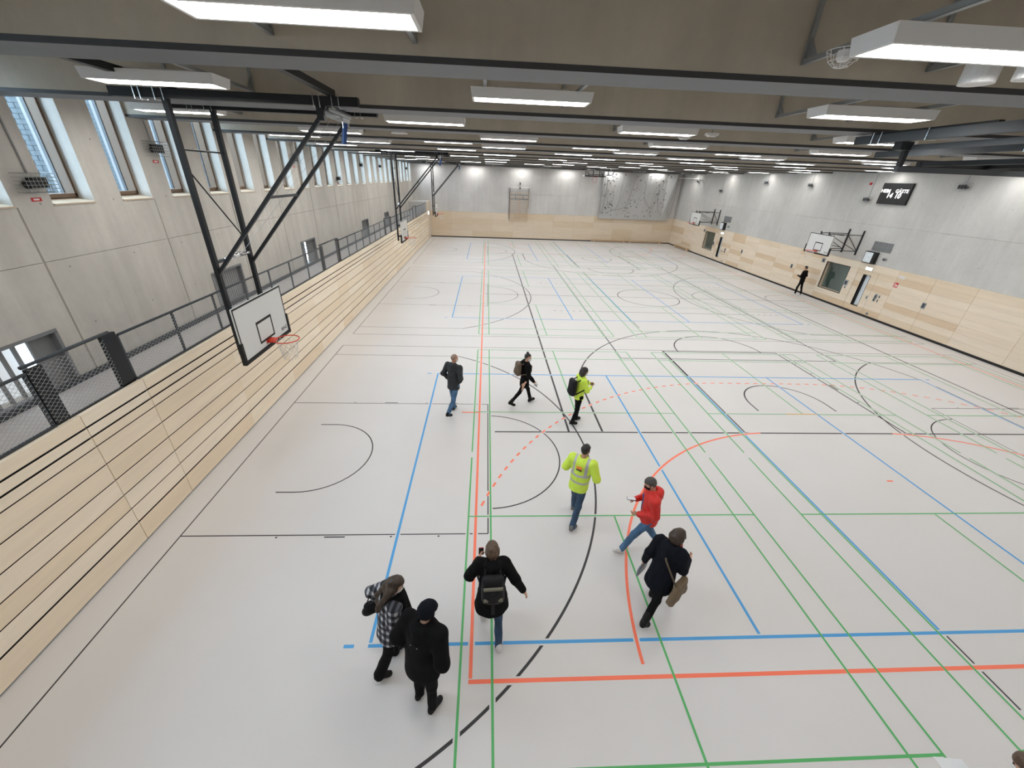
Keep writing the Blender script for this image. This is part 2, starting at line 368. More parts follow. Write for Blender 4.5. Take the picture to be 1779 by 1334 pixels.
# ------------------------------------------------------------------ folded bleacher along the left side
BZ = [0.02, 0.45, 0.77, 1.09, 1.43, 1.78, 2.14, 2.32, 2.50, 2.71]
SECT = [(Y0, 1.97), (1.97, 3.21), (3.21, 13.32), (13.32, 14.52), (14.52, 24.45), (24.45, 25.65), (25.65, 35.6), (35.6, 36.8), (36.8, 41.25)]
SLAB = ['front section of the folded wooden bleacher nearest the viewer', 'narrow aisle section of folded bleacher below the first gallery gate',
        'long folded wooden bleacher section behind the nearest hanging hoop', 'narrow aisle section of folded bleacher below the second gallery gate',
        'long folded bleacher section behind the middle hanging hoop', 'narrow aisle section of folded bleacher below the third gallery gate',
        'long folded bleacher section behind the farthest hanging hoop', 'narrow aisle section of folded bleacher below the fourth gallery gate',
        'last short section of folded wooden bleacher beside the far wall']
rng = random.Random(11)
for si, (a, b) in enumerate(SECT):
    t = thing('folded_bleacher', SLAB[si], 'bleacher', (XL - 0.2, (a + b) / 2, 0), 0, 'folded bleacher sections')
    oy = (a + b) / 2; ox = XL - 0.2
    MB().box(0.0, 0.06, a - oy + 0.01, b - oy - 0.01, 0, 2.66).build('core', 'rubber_black', t)
    n = max(1, round((b - a) / 2.5))
    for k in range(n):
        ya, yb = a + (b - a) * k / n, a + (b - a) * (k + 1) / n
        ga = 0.006 if k == 0 else 0.001; gb = 0.006 if k == n - 1 else 0.001
        for r in range(9):
            g0 = 0.015 if r in (1, 7, 8) else 0.009; g1 = 0.015 if r in (0, 6, 7) else 0.009
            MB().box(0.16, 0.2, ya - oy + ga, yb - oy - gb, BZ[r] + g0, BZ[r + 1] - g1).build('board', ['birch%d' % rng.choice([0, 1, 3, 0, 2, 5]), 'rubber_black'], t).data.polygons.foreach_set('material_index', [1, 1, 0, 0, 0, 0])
    MB().box(0.125, 0.2, a - oy + 0.004, b - oy - 0.004, 2.70, 2.718).build('top_board', 'birch1', t)

# ------------------------------------------------------------------ gallery railing with wire mesh
RT = 3.58
def wire_mesh(t, ya, yb, h0, h1, x=0.0):
    mb = MB(); L = yb - ya; step = 0.095; run = (h1 - h0) * 1.5
    def clip(y, z, yo, zo):
        if y < 0: q = (0 - y) / (yo - y); return 0, z + (zo - z) * q
        if y > L: q = (L - y) / (yo - y); return L, z + (zo - z) * q
        return y, z
    for k in range(int((L + run) / step)):
        for sg in (1, -1):
            y0_, y1_ = (k * step - run, k * step) if sg > 0 else (k * step, k * step - run)
            if max(y0_, y1_) <= 0.001 or min(y0_, y1_) >= L - 0.001: continue
            p = clip(y0_, h0, y1_, h1); q = clip(y1_, h1, y0_, h0)
            mb.tube([(x + 0.003 * sg, ya + p[0], p[1]), (x + 0.003 * sg, ya + q[0], q[1])], 0.0028, 3, False)
    mb.build('wire_mesh', 'mesh_wire', t, kind='stuff')
def railing(a, b, label):
    t = thing('gallery_railing', label, 'railing', (XL - 0.09, a, 2.72), 0, 'gallery railing sections'); L = b - a
    MB().tube([(0, 0, 0.86), (0, L, 0.86)], 0.024, 8).build('top_rail', 'rail_grey', t, True)
    MB().box(-0.02, 0.03, 0, L, 0.0, 0.03).build('bottom_rail', 'rail_grey', t)
    n = max(1, round(L / 1.235))
    for k in range(n + 1): y = L * k / n; MB().box(-0.045, -0.01, y - 0.018, y + 0.018, 0.0, 0.85).build('post', 'rail_grey', t)
    wire_mesh(t, 0, L, 0.03, 0.83)
GATES = [(1.93, 3.18), (12.62, 14.42), (23.0, 24.6), (33.2, 34.8)]
def gate(a, b, label):
    t = thing('gallery_gate', label, 'gate', (XL - 0.09, a, 2.72), 0, 'gallery gates'); L = b - a
    MB().box(-0.05, 0.0, -0.21, 0.0, 0.0, 0.9).build('post_panel', 'black_steel', t)
    MB().box(-0.06, 0.0, L - 0.27, L, 0.0, 0.93).build('post_panel', 'black_steel', t)
    MB().tube([(-0.02, -0.24, 0.95), (-0.02, L - 0.1, 0.95)], 0.028, 8).build('top_rail', 'rail_grey', t, True)
    MB().box(-0.03, 0.0, 0, L, 0, 0.02).build('bottom_rail', 'rail_grey', t)
    wire_mesh(t, -0.22, L - 0.27, 0.03, 0.9, 0.012)
prev = Y0 + 0.05
for i, (a, b) in enumerate(GATES):
    railing(prev, a - 0.24, ['mesh railing section at the front of the gallery', 'mesh railing between the first and second gallery gates', 'mesh railing between the second and third gallery gates', 'mesh railing between the third and fourth gallery gates'][i])
    gate(a, b, ['gallery gate with dark post panels nearest the viewer', 'second gallery gate with dark post panels', 'third gallery gate with dark post panels', 'farthest gallery gate with dark post panels'][i]); prev = b + 0.03
railing(prev, 40.55, 'last mesh railing section before the gallery end block')

# ------------------------------------------------------------------ ceiling lamps
def lamp_proto():
    t = thing('ceiling_lamp', '', 'lamp', (0, 0, 7.125), 0, 'rectangular ceiling lamps')
    mb = MB(); w, l, h = 0.185, 0.79, 0.115
    vs = [(sx * l, sy * w, 0.0) for sx, sy in ((-1, -1), (1, -1), (1, 1), (-1, 1))] + [(sx * (l + 0.02), sy * (w + 0.012), h) for sx, sy in ((-1, -1), (1, -1), (1, 1), (-1, 1))]
    mb.add(vs, [(7, 6, 5, 4), (0, 1, 5, 4), (1, 2, 6, 5), (2, 3, 7, 6), (3, 0, 4, 7)])
    li, wi = l - 0.028, w - 0.026
    mb.add(vs[:4] + [(sx * li, sy * wi, 0.0) for sx, sy in ((-1, -1), (1, -1), (1, 1), (-1, 1))], [(0, 4, 5, 1), (1, 5, 6, 2), (2, 6, 7, 3), (3, 7, 4, 0)])
    mb.build('housing', 'lamp_white', t)
    MB().add([(-li, -wi, 0.004), (li, -wi, 0.004), (li, wi, 0.004), (-li, wi, 0.004)], [(0, 3, 2, 1)]).build('diffuser', 'lamp_glow', t)
    MB().box(-0.5, 0.5, -0.03, 0.03, 0.135, 0.16).box(-0.42, -0.34, -0.06, 0.06, 0.115, 0.14).box(0.34, 0.42, -0.06, 0.06, 0.115, 0.14).build('cable_tray', 'lamp_white', t)
    return t
def hanger(parent, x, ya, yb, dz):
    """channel across the bay with upright and gusset on each beam"""
    mb = MB(); z = 0.115
    mb.box(x - 0.021, x + 0.021, ya, yb, z, z + 0.006).box(x - 0.021, x - 0.016, ya, yb, z, z + 0.042).box(x + 0.016, x + 0.021, ya, yb, z, z + 0.042)
    for y, s in ((ya, 1), (yb, -1)):
        mb.box(x - 0.021, x + 0.021, y, y + s * 0.03, z, z + 0.52)
        mb.prism([(x - 0.004, y + s * 0.03, z + 0.04), (x - 0.004, y + s * 0.17, z + 0.04), (x - 0.004, y + s * 0.03, z + 0.2)], (0.008, 0, 0))
    return mb.build('hanger_rail', 'galvanised', parent)
proto = lamp_proto(); first = True
EX = [-2.6 + 4.83 * j for j in range(6)]; OX = [-4.45 + 4.83 * j for j in range(6)]
ROWS = [(-2.9, 'E'), (0.15, 'O'), (3.05, 'E'), (6.2, 'O'), (9.35, 'E'), (11.35, 'O'), (12.95, 'E'), (15.25, 'O'), (18.2, 'E'), (21.0, 'O'), (24.0, 'E'), (26.75, 'O'), (28.3, 'E'), (30.5, 'O'), (33.4, 'E'), (36.4, 'O'), (39.6, 'E'), (42.55, 'O')]
hmesh = {}
for ri, (y, kd) in enumerate(ROWS):
    bay = max([j for j in JY if j + 0.56 < y + 0.05] or [JY[0]]); ya = bay + 0.56; yb = min(bay + PITCHB, Y1)
    for ci, x in enumerate(EX if kd == 'E' else OX):
        if first: o = proto; first = False
        else: o = copy_tree(bare)
        o.location = (x, y, 7.125); o['label'] = 'white rectangular ceiling lamp, %s from the left in the row above the viewer' % ORD[ci] if ri == 0 else 'white rectangular ceiling lamp, %s from the left in the %s lamp row' % (ORD[ci], ORD[max(0, ri - 1)]) if ri < 17 else 'white rectangular ceiling lamp, %s from the left in the row beside the far wall' % ORD[ci]
        if ri == 0 and ci == 0:
            bare = copy_tree(proto)       # kept as the source of the next ones, then used as the last lamp
        for k, dx in enumerate((-0.62, 0.62)):
            key = (round(ya - y, 3), dx)
            if key in hmesh: h = link('hanger_rail', hmesh[key], o)
            else: h = hanger(o, dx, ya - y, yb - y, 0); hmesh[key] = h.data
for ch in list(bare.children): bpy.data.objects.remove(ch)
bpy.data.objects.remove(bare)

# detector with wire guard and two speakers near the right-hand lamp
t = thing('smoke_detector', 'white ceiling detector in a wire guard near the right-hand lamp', 'detector', (4.59, 0.62, 7.238))
MB().tube([(0, 0, 0), (0, 0, -0.05)], 0.055, 12).tube([(0, 0, -0.05), (0, 0, -0.075)], 0.055, 12, r1=0.035).build('body', 'white_plastic', t)
mb = MB().ring((0, 0, 0.0), (0, 0, 1), 0.13, 0.003, 20, 4).ring((0, 0, -0.07), (0, 0, 1), 0.10, 0.003, 20, 4).ring((0, 0, -0.11), (0, 0, 1), 0.05, 0.003, 16, 4)
for k in range(8):
    q = k * PI / 4; mb.tube([(r * math.cos(q), r * math.sin(q), z) for r, z in ((0.13, 0), (0.10, -0.07), (0.05, -0.11), (0, -0.12))], 0.003, 4)
mb.build('wire_guard', 'white_plastic', t)
for i, (x, y) in enumerate(((5.92, 0.70), (6.12, 0.45))):
    t = thing('ceiling_speaker', ['white cylindrical ceiling speaker under the right-hand lamp, left one', 'white cylindrical ceiling speaker under the right-hand lamp, right one'][i], 'speaker', (x, y, 7.08), 0, 'cylindrical ceiling speakers')
    MB().tube([(0, 0, 0), (0, 0, 0.16)], 0.12, 20).build('housing', 'white_plastic', t)
    MB().tube([(0, 0, -0.004), (0, 0, 0.0)], 0.10, 20).build('grille', 'lamp_white', t)
for i, (x, y) in enumerate(((6.05, 6.75), (-0.63, 8.6), (6.25, 5.9))):
    t = thing('ceiling_sensor', ['white flat sensor behind a lamp in the third row', 'round white sensor hanging between beams left of the lamps', 'small white box sensor right of a lamp in the third row'][i], 'sensor', (x, y, 7.12), 0, 'ceiling sensors')
    if i == 1: MB().tube([(0, 0, 0), (0, 0, 0.03)], 0.16, 20).ring((0, 0, 0), (0, 0, 1), 0.2, 0.012, 24, 6).build('ring_housing', 'lamp_white', t)
    else: MB().box(-0.12, 0.12, -0.06, 0.06, 0, 0.04).box(-0.08, 0.08, -0.05, 0.05, -0.02, 0).build('housing', 'white_plastic', t)
    MB().tube([(0, 0, 0.03), (0, 0, 0.5)], 0.01, 6).build('stem', 'galvanised', t)

# ------------------------------------------------------------------ hanging basketball hoops on the left
def net(parent, c, R, ztop, h):
    mb = MB(); n = 12; rows = 6
    def P(i, j):
        f = j / rows; r = R * (1 - 0.42 * f ** 0.7); th = 2 * PI * (i + 0.5 * (j % 2)) / n
        return (c[0] + r * math.cos(th), c[1] + r * math.sin(th), ztop - h * f)
    for j in range(rows):
        for i in range(n):
            mb.tube([P(i, j), P(i, j + 1)], 0.004, 3, False); mb.tube([P(i, j), P(i + (1 if j % 2 else -1), j + 1)], 0.004, 3, False)
    return mb.build('net', 'net_white', parent)
def text_mesh(txt, size, name, m, parent, M, extr=0.001, shear=0.0, bold=0.0):
    cu = bpy.data.curves.new(name, 'FONT'); cu.body = txt; cu.size = size; cu.extrude = extr; cu.align_x = 'CENTER'; cu.align_y = 'CENTER'; cu.shear = shear; cu.offset = bold
    o = bpy.data.objects.new(name, cu); COL.objects.link(o); bpy.context.view_layer.update()
    dg = bpy.context.evaluated_depsgraph_get(); me = bpy.data.meshes.new_from_object(o.evaluated_get(dg)); bpy.data.objects.remove(o)
    me.materials.clear(); me.materials.append(MATS[m]); me.transform(M)
    return link(name, me, parent)
def board_parts(t, xf, s, z0=2.9):
    """backboard standing in the plane x = xf, front side towards s"""
    bk = MB().box(xf - s * 0.03, xf, -0.9, 0.9, z0, z0 + 1.05).build('backboard', 'board_white', t)
    mb = MB(); e = xf + s * 0.0015
    for a, b, c, d in ((-0.9, 0.9, 1.015, 1.05), (-0.9, 0.9, 0, 0.04), (-0.9, -0.868, 0, 1.05), (0.868, 0.9, 0, 1.05)): mb.box(xf, e, a, b, z0 + c, z0 + d)
    for a, b, c, d in ((-0.295, 0.295, 0.55, 0.60), (-0.295, 0.295, 0.15, 0.19), (-0.295, -0.255, 0.15, 0.60), (0.255, 0.295, 0.15, 0.60)): mb.box(xf, e, a, b, z0 + c, z0 + d)
    mb.build('target_lines', 'rubber_black', bk)
    mb = MB()
    mb.box(xf - s * 0.055, xf + s * 0.02, -0.93, 0.93, z0 - 0.03, z0 + 0.03)
    for y in (-0.905, 0.905): mb.box(xf - s * 0.055, xf + s * 0.02, y - 0.03, y + 0.03, z0 - 0.03, z0 + 0.40)
    mb.build('edge_padding', 'rubber_black', bk)
    rot = Matrix.Rotation(PI / 2, 4, 'Z') @ Matrix.Rotation(PI / 2, 4, 'X') if s > 0 else Matrix.Rotation(-PI / 2, 4, 'Z') @ Matrix.Rotation(PI / 2, 4, 'X')
    text_mesh('BENZ', 0.10, 'lettering', 'dark_grey', bk, Matrix.Translation((xf + s * 0.002, s * 0.70, z0 + 0.14)) @ rot, 0.001, 0.15, 0.0)
    rim = MB().ring((xf + s * 0.375, 0, 3.05), (0, 0, 1), 0.235, 0.011, 36, 8).box(xf, xf + s * 0.15, -0.075, 0.075, 2.995, 3.06)
    rim.prism([(xf, -0.1, 2.99), (xf, 0.1, 2.99), (xf + s * 0.16, 0.12, 3.04), (xf + s * 0.16, -0.12, 3.04)], (0, 0, 0.012)).build('rim', 'hoop_orange', t, True)
    net(t, (xf + s * 0.375, 0), 0.225, 3.04, 0.42)
def hanging_hoop():
    t = thing('hanging_hoop', '', 'basketball hoop', (0, 4.44, 0), 0, 'hoops on ceiling frames'); o = -2.87
    board_parts(t, o, 1)
    for y in (-0.56, 0.56):
        MB().bar((-3.12, y, 2.95), (-3.12, y, 7.08), 0.075, 0.075, (1, 0, 0)).build('post', 'black_steel', t)
        MB().bar((-3.10, y, 4.52), (-0.88, y, 6.95), 0.055, 0.055, (0, 1, 0)).build('brace', 'black_steel', t)
        MB().box(-3.86, -0.3, y - 0.06, y + 0.06, 7.07, 7.19).build('ceiling_rail', 'black_steel', t)
        bolt = MB().tube([(0, y - 0.07, 7.22), (0, y - 0.07, 7.045), (0, y + 0.07, 7.045), (0, y + 0.07, 7.22)], 0.006, 5).mesh('clamp_bolt', 'chrome')
        for x in (-3.5, -3.42, -3.22, -3.1, -0.95, -0.86, -0.68, -0.58): link('clamp_bolt', bolt, t).location.x = x
        MB().box(-3.09, -2.901, y - 0.03, y + 0.03, 3.15, 3.22).box(-3.09, -2.901, y - 0.03, y + 0.03, 3.7, 3.77).build('board_bracket', 'black_steel', t)
    MB().bar((-3.12, -0.56, 4.70), (-3.12, 0.56, 4.70), 0.05, 0.05).build('crossbar', 'dark_grey', t)
    MB().tube([(-3.08, -0.3, 4.71), (-3.08, 0.45, 4.71)], 0.03, 10).tube([(-3.04, -0.1, 4.74), (-3.04, 0.1, 4.74)], 0.045, 10).build('winch', 'chrome', t, True)
    MB().tube([(-3.12, -0.56, 6.42), (-3.12, 0.56, 6.42)], 0.014, 6).build('tie_rod', 'black_steel', t)
    MB().tube([(-3.12, -0.54, 6.15), (-3.12, 0.54, 4.95)], 0.012, 6).build('tie_rod', 'black_steel', t)
    MB().bar((-1.95, -0.56, 5.78), (-1.95, 0.56, 5.78), 0.04, 0.04).build('crossbar', 'dark_grey', t)
    MB().tube([(-0.85, -0.56, 7.0), (-0.85, 0.56, 7.0)], 0.055, 12).bar((-0.78, -0.5, 7.05), (-0.78, 0.5, 7.05), 0.06, 0.07).build('roller', 'galvanised', t, True)
    MB().box(-0.93, -0.83, -0.62, -0.50, 6.88, 7.08).box(-0.93, -0.83, 0.50, 0.62, 6.88, 7.08).build('pivot', 'black_steel', t)
    MB().bar((-0.75, 0.12, 6.92), (-0.8, 0.08, 6.62), 0.10, 0.05).build('safety_strap', 'strap_blue', t)
    MB().tube([(-0.78, 0.1, 7.0), (-0.78, 0.1, 6.85)], 0.012, 6).build('hook', 'chrome', t)
    for y in (-0.2, 0.2): MB().tube([(-3.05, y, 4.75), (-0.85, y, 6.95)], 0.003, 3).build('lift_cable', 'galvanised', t)
    for x in (-3.0, -0.70): MB().box(x - 0.05, x + 0.05, -2.72, -0.5, 7.20, 7.28).build('cross_carrier', 'black_steel', t)
    return t
h0 = hanging_hoop(); h0['label'] = 'nearest hanging basketball hoop on a black ceiling frame'
for c, lb in ((CEN[1] + 0.02, 'middle hanging basketball hoop on a black ceiling frame'), (CEN[2], 'farthest hanging basketball hoop on a black ceiling frame')):
    o = copy_tree(h0); o.location.y = c; o['label'] = lb

# ------------------------------------------------------------------ hoops on swing arms at the right wall
def wall_hoop(y, label):
    t = thing('wall_hoop', label, 'basketball hoop', (0, y, 0), 0, 'hoops on wall swing arms')
    xf = 20.83; board_parts(t, xf, -1)
    for k, yy in enumerate((0.35, -0.62)):
        MB().bar((XR - 0.03, yy, 2.95), (XR - 0.03, yy, 4.25), 0.06, 0.06, (0, 1, 0)).build('wall_post', 'black_steel', t)
        for z in (3.15, 4.0): MB().bar((XR - 0.05, yy, z), (xf + 0.04, yy * 0.6, z), 0.035, 0.035).build('arm', 'black_steel', t)
        MB().bar((XR - 0.05, yy, 3.15), (xf + 0.06, yy * 0.6, 4.0), 0.025, 0.025).build('diagonal', 'black_steel', t)
        MB().bar((xf + 0.06, yy * 0.6, 3.0), (xf + 0.06, yy * 0.6, 4.1), 0.045, 0.045, (0, 1, 0)).build('board_post', 'black_steel', t)
    for z in (3.35, 3.95): MB().bar((21.7, 0.30, z), (21.7, -0.5, z), 0.03, 0.03).build('crosspiece', 'black_steel', t)
    MB().bar((XR - 0.06, 0.35, 3.95), (XR - 0.06, -0.62, 3.2), 0.025, 0.025).build('diagonal', 'black_steel', t)
wall_hoop(19.50, 'wall-mounted basketball hoop above the nearer control-room window')
wall_hoop(34.65, 'wall-mounted basketball hoop beside the climbing wall corner')

# ------------------------------------------------------------------ folded-up main hoops under the ceiling
t = thing('folded_hoop', 'black ceiling hoop frame folded up at the right edge', 'basketball hoop', (0, 0, 7.105))
bolt = MB().tube([(-0.085, 0, 0.0), (-0.085, 0, -0.17), (0.085, 0, -0.17), (0.085, 0, 0.0)], 0.008, 5).mesh('clamp_bolt', 'chrome')
for x, ye in ((8.35, 4.64), (11.2, 7.3)):
    MB().box(x - 0.065, x + 0.065, -0.9, ye, -0.155, -0.03).build('ceiling_rail', 'dark_grey', t)
    MB().box(x + 0.2, x + 0.27, -0.6, 4.0, -0.27, -0.195).build('folded_post', 'dark_grey', t)
    MB().box(x + 0.02, x + 0.22, 1.7, 1.85, -0.27, -0.15).build('hanger', 'black_steel', t); MB().box(x + 0.02, x + 0.22, 3.75, 3.9, -0.27, -0.15).build('hanger', 'black_steel', t)
    for y in (1.72, 3.3, 4.1, 4.25): o = link('clamp_bolt', bolt, t); o.location = (x, y, 0.005)
    MB().box(x - 0.04, x + 0.04, ye - 2.2, ye - 0.3, -0.03, 0.0).build('carrier', 'black_steel', t)
MB().bar((8.62, 3.9, -0.2), (8.62, 3.9, -0.56), 0.07, 0.07, (1, 0, 0)).bar((11.47, 3.9, -0.2), (11.47, 3.9, -0.56), 0.07, 0.07, (1, 0, 0)).build('drop_post', 'black_steel', t)
MB().bar((8.58, 3.9, -0.54), (13.6, 3.9, -0.54), 0.08, 0.08).build('crossbar', 'dark_grey', t)
MB().bar((9.35, 4.3, -0.43), (9.35, 0.2, -0.43), 0.09, 0.07).build('folded_arm', 'black_steel', t); MB().bar((10.6, 4.3, -0.43), (10.6, 0.2, -0.43), 0.09, 0.07).build('folded_arm', 'black_steel', t)
MB().bar((9.3, 4.25, -0.44), (13.4, 4.25, -0.44), 0.08, 0.08).build('crossbar', 'black_steel', t)
MB().box(9.1, 10.9, 0.0, 1.05, -0.5, -0.46).build('backboard', 'board_white', t)
t = thing('folded_hoop', 'ceiling hoop folded up in front of the far wall, rim hanging down', 'basketball hoop', (0, 0, 7.1))
for x in (10.75, 12.05):
    MB().bar((x, 33.6, -0.04), (x, 38.4, -0.04), 0.08, 0.09).build('ceiling_rail', 'black_steel', t)
    MB().bar((x, 36.0, -0.5), (x + 0.25, 37.6, -0.2), 0.06, 0.06).build('folded_post', 'black_steel', t)
    for y in (34.3, 37.2): MB().bar((x, y, 0.02), (x, y, -0.5), 0.06, 0.06, (1, 0, 0)).build('hanger', 'black_steel', t)
MB().box(10.45, 12.3, 36.0, 37.05, -0.56, -0.52).build('backboard', 'board_white', t)
MB().box(10.4, 12.35, 35.95, 36.02, -0.6, -0.5).build('edge_padding', 'rubber_black', t)
MB().bar((10.75, 36.4, -0.42), (13.0, 36.4, -0.42), 0.05, 0.05).bar((13.0, 36.4, -0.42), (13.2, 36.4, 0.0), 0.05, 0.05).build('crossbar', 'black_steel', t)
MB().ring((11.38, 36.1, -0.84), (0, 1, 0), 0.235, 0.012, 30, 6).box(11.28, 11.48, 36.05, 36.15, -0.62, -0.56).build('rim', 'hoop_orange', t, True)

# ------------------------------------------------------------------ right wall: control-room windows, doors, clocks, vents, lamps
for i, s in enumerate(SHIFT):
    which = ['nearer', 'farther'][i]
    a, b, c, d = RWIN[i]; wn += 1
    w = MB().box(XR - 0.02, XR + 0.1, a - 0.03, a, c - 0.03, d + 0.03).box(XR - 0.02, XR + 0.1, b, b + 0.03, c - 0.03, d + 0.03).box(XR - 0.02, XR + 0.1, a, b, c - 0.03, c).box(XR - 0.02, XR + 0.1, a, b, d, d + 0.03).build('window_%d' % wn, 'black_steel', None, kind='structure')
    MB().box(XR + 0.17, XR + 0.18, a, b, c, d).build('pane', 'glass_dark', w)
    MB().box(XR + 0.03, XR + 0.17, a, a + 0.012, c, d).box(XR + 0.03, XR + 0.17, b - 0.012, b, c, d).box(XR + 0.03, XR + 0.17, a, b, c, c + 0.012).build('reveal', 'ply_y2', w)
    r = MB()
    for q in ((XR + 1.6, XR + 1.65, a - 0.8, b + 0.8, 0.2, 2.8), (XR + 0.34, XR + 1.6, a - 0.85, a - 0.8, 0.2, 2.8), (XR + 0.34, XR + 1.6, b + 0.8, b + 0.85, 0.2, 2.8), (XR + 0.34, XR + 1.6, a - 0.8, b + 0.8, 0.15, 0.2), (XR + 0.34, XR + 1.6, a - 0.8, b + 0.8, 2.8, 2.85)): r.box(*q)
    r.build('room_behind', 'room_dark', w)
    a, b, c, d = RDOOR[i]
    dr = MB().box(XR - 0.016, XR - 0.011, b + 0.42, b + 0.424, 0.11, 2.30).box(XR - 0.016, XR - 0.011, a - 0.42, a - 0.416, 0.11, 2.30).box(XR - 0.016, XR - 0.011, a - 0.42, b + 0.42, 2.30, 2.304).build('door_%d' % (i + 1), 'dark_grey', None, kind='structure')
    MB().box(XR - 0.018, XR + 0.08, a - 0.02, a, c - 0.02, d + 0.02).box(XR - 0.018, XR + 0.08, b, b + 0.02, c - 0.02, d + 0.02).box(XR - 0.018, XR + 0.08, a, b, c - 0.02, c).box(XR - 0.018, XR + 0.08, a, b, d, d + 0.02).box(XR + 0.03, XR + 0.16, b - 0.03, b, c, d).build('glazing_frame', 'black_steel', dr)
    MB().box(XR + 0.15, XR + 0.16, a, b, c, d).build('pane', 'clock_face', dr)
    MB().box(XR - 0.02, XR - 0.01, a - 0.37, a - 0.28, 0.92, 1.10).build('handle_plate', 'galvanised', dr)
    MB().box(XR - 0.03, XR - 0.018, a - 0.36, a - 0.30, 0.98, 1.03).build('handle', 'dark_grey', dr)
    # clock: box with face turned up the hall
    t = thing('wall_clock', 'square black wall clock above the %s door' % which, 'clock', (XR - 0.03, 17.79 + s, 3.01), 0, 'square wall clocks')
    MB().box(-0.15, 0.02, -0.34, 0.34, -0.3, 0.3).build('case', 'rubber_black', t)
    MB().box(-0.155, -0.15, -0.16, 0.31, -0.26, 0.26).build('dial', 'clock_face', t)
    mb = MB()
    for k in range(12):
        q = k * PI / 6; mb.bar((-0.157, 0.075 + 0.19 * math.sin(q), 0.20 * math.cos(q)), (-0.157, 0.075 + 0.215 * math.sin(q), 0.226 * math.cos(q)), 0.012, 0.004)
    mb.build('hour_marks', 'rubber_black', t)
    MB().bar((-0.158, 0.075, 0), (-0.158, -0.10, 0.04), 0.012, 0.004).build('minute_hand', 'rubber_black', t); MB().bar((-0.158, 0.075, 0), (-0.158, -0.03, 0.012), 0.018, 0.004).build('hour_hand', 'rubber_black', t)
    # vent grille
    t = thing('vent_grille', 'grey vent grille on the concrete above the %s clock' % which, 'vent', (XR - 0.005, 17.47 + s, 3.6), 0, 'wall vent grilles')
    MB().box(-0.012, 0.0, -0.56, 0.56, -0.235, 0.235).build('plate', 'vent_grey', t)
    for k in range(8): y = -0.52 + k * 0.149; MB().box(-0.02, -0.012, y - 0.008, y + 0.008, -0.225, 0.225).build('slat', 'mid_grey', t)
    MB().box(-0.021, -0.012, -0.55, 0.55, -0.012, 0.012).build('slat', 'mid_grey', t)
    t = thing('wall_loudspeaker', 'small oval grey loudspeaker beside the %s clock' % which, 'loudspeaker', (XR - 0.01, 17.04 + s, 3.04), 0, 'oval wall loudspeakers')
    MB().ell((0, 0, 0), (0.05, 0.15, 0.075), 16, 8).build('housing', 'mid_grey', t, True); MB().ell((-0.035, 0, 0), (0.03, 0.07, 0.05), 12, 6).build('grille', 'dark_grey', t, True)
    t = thing('exit_lamp', 'glowing white exit lamp above the %s door' % which, 'exit lamp', (XR - 0.05, 17.60 + s, 2.44), 0, 'exit lamps')
    MB().box(-0.02, 0.04, -0.2, 0.2, -0.075, 0.075).build('lamp_body', 'white_plastic', t); MB().box(-0.026, -0.02, -0.185, 0.185, -0.065, 0.065).build('lit_panel', 'exit_glow', t)
    FX = [(20.85, 2.30, 0.13, 0.13), (18.68, 1.43, 0.13, 0.16), (18.63, 1.18, 0.05, 0.05), (16.57, 1.19, 0.08, 0.13), (16.59, 1.00, 0.07, 0.08), (16.37, 1.23, 0.035, 0.08), (16.38, 1.0, 0.03, 0.08), (16.6, 0.22, 0.06, 0.06)]
    NM = ['switch plate at the upper left of the %s control-room window', 'switch panel at the right of the %s control-room window', 'small socket under the switch panel of the %s window', 'upper wide switch plate right of the %s door', 'lower wide switch plate right of the %s door', 'upper narrow key switch right of the %s door', 'lower narrow key switch right of the %s door', 'floor-level socket right of the %s door']
    for (y, z, hw, hh), nm in zip(FX, NM):
        if i == 1 and hw < 0.06: continue
        t = thing('switch_plate', nm % which, 'switch', (XR - 0.012, y + s, z), 0, 'wall switches and sockets')
        MB().box(-0.014, 0, -hw, hw, -hh, hh).build('plate', 'galvanised', t); MB().box(-0.018, -0.014, -hw * 0.6, hw * 0.6, -hh * 0.6, hh * 0.6).build('button', 'dark_grey', t)
for y, z, nm in ((14.09, 1.42, 'recessed handle in the planks right of the red sign'), (23.3, 1.45, 'recessed handle in the planks left of the man by the wall'), (29.24, 1.44, 'recessed handle in the planks right of the farther door')):
    t = thing('pull_handle', nm, 'handle', (XR - 0.012, y, z), 0, 'recessed pull handles')
    MB().box(-0.01, 0, -0.1, 0.1, -0.14, 0.14).build('plate', 'galvanised', t); MB().box(-0.013, -0.01, -0.06, 0.07, -0.1, 0.11).build('recess', 'dark_grey', t)
t = thing('fire_sign', 'small red and white fire sign on the planks right of the door', 'sign', (XR - 0.012, 15.83, 1.99))
MB().box(-0.006, 0, -0.11, 0.11, -0.12, 0.12).build('plate', 'sign_red', t); MB().box(-0.008, -0.006, 0.02, 0.06, -0.09, 0.09).box(-0.008, -0.006, -0.08, -0.02, -0.08, 0.03).build('pictogram', 'white_plastic', t)
t = thing('notice', 'small white notice near the top of the planks', 'sign', (XR - 0.012, 15.72, 2.39)); MB().box(-0.004, 0, -0.16, 0.16, -0.055, 0.055).build('sheet', 'white_plastic', t)
MB().box(-0.005, -0.004, -0.15, 0.15, -0.012, 0.008).build('border', 'mid_grey', t)
t = thing('exit_lamp', 'glowing round exit lamp at the end of the bleacher', 'exit lamp', (XL + 0.04, 41.5, 2.58), 0, 'exit lamps')
MB().tube([(-0.04, 0, 0), (0.0, 0, 0)], 0.2, 16).build('lamp_body', 'white_plastic', t); MB().ell((0.0, 0, 0), (0.09, 0.17, 0.17), 14, 8).build('lit_panel', 'exit_glow', t, True)
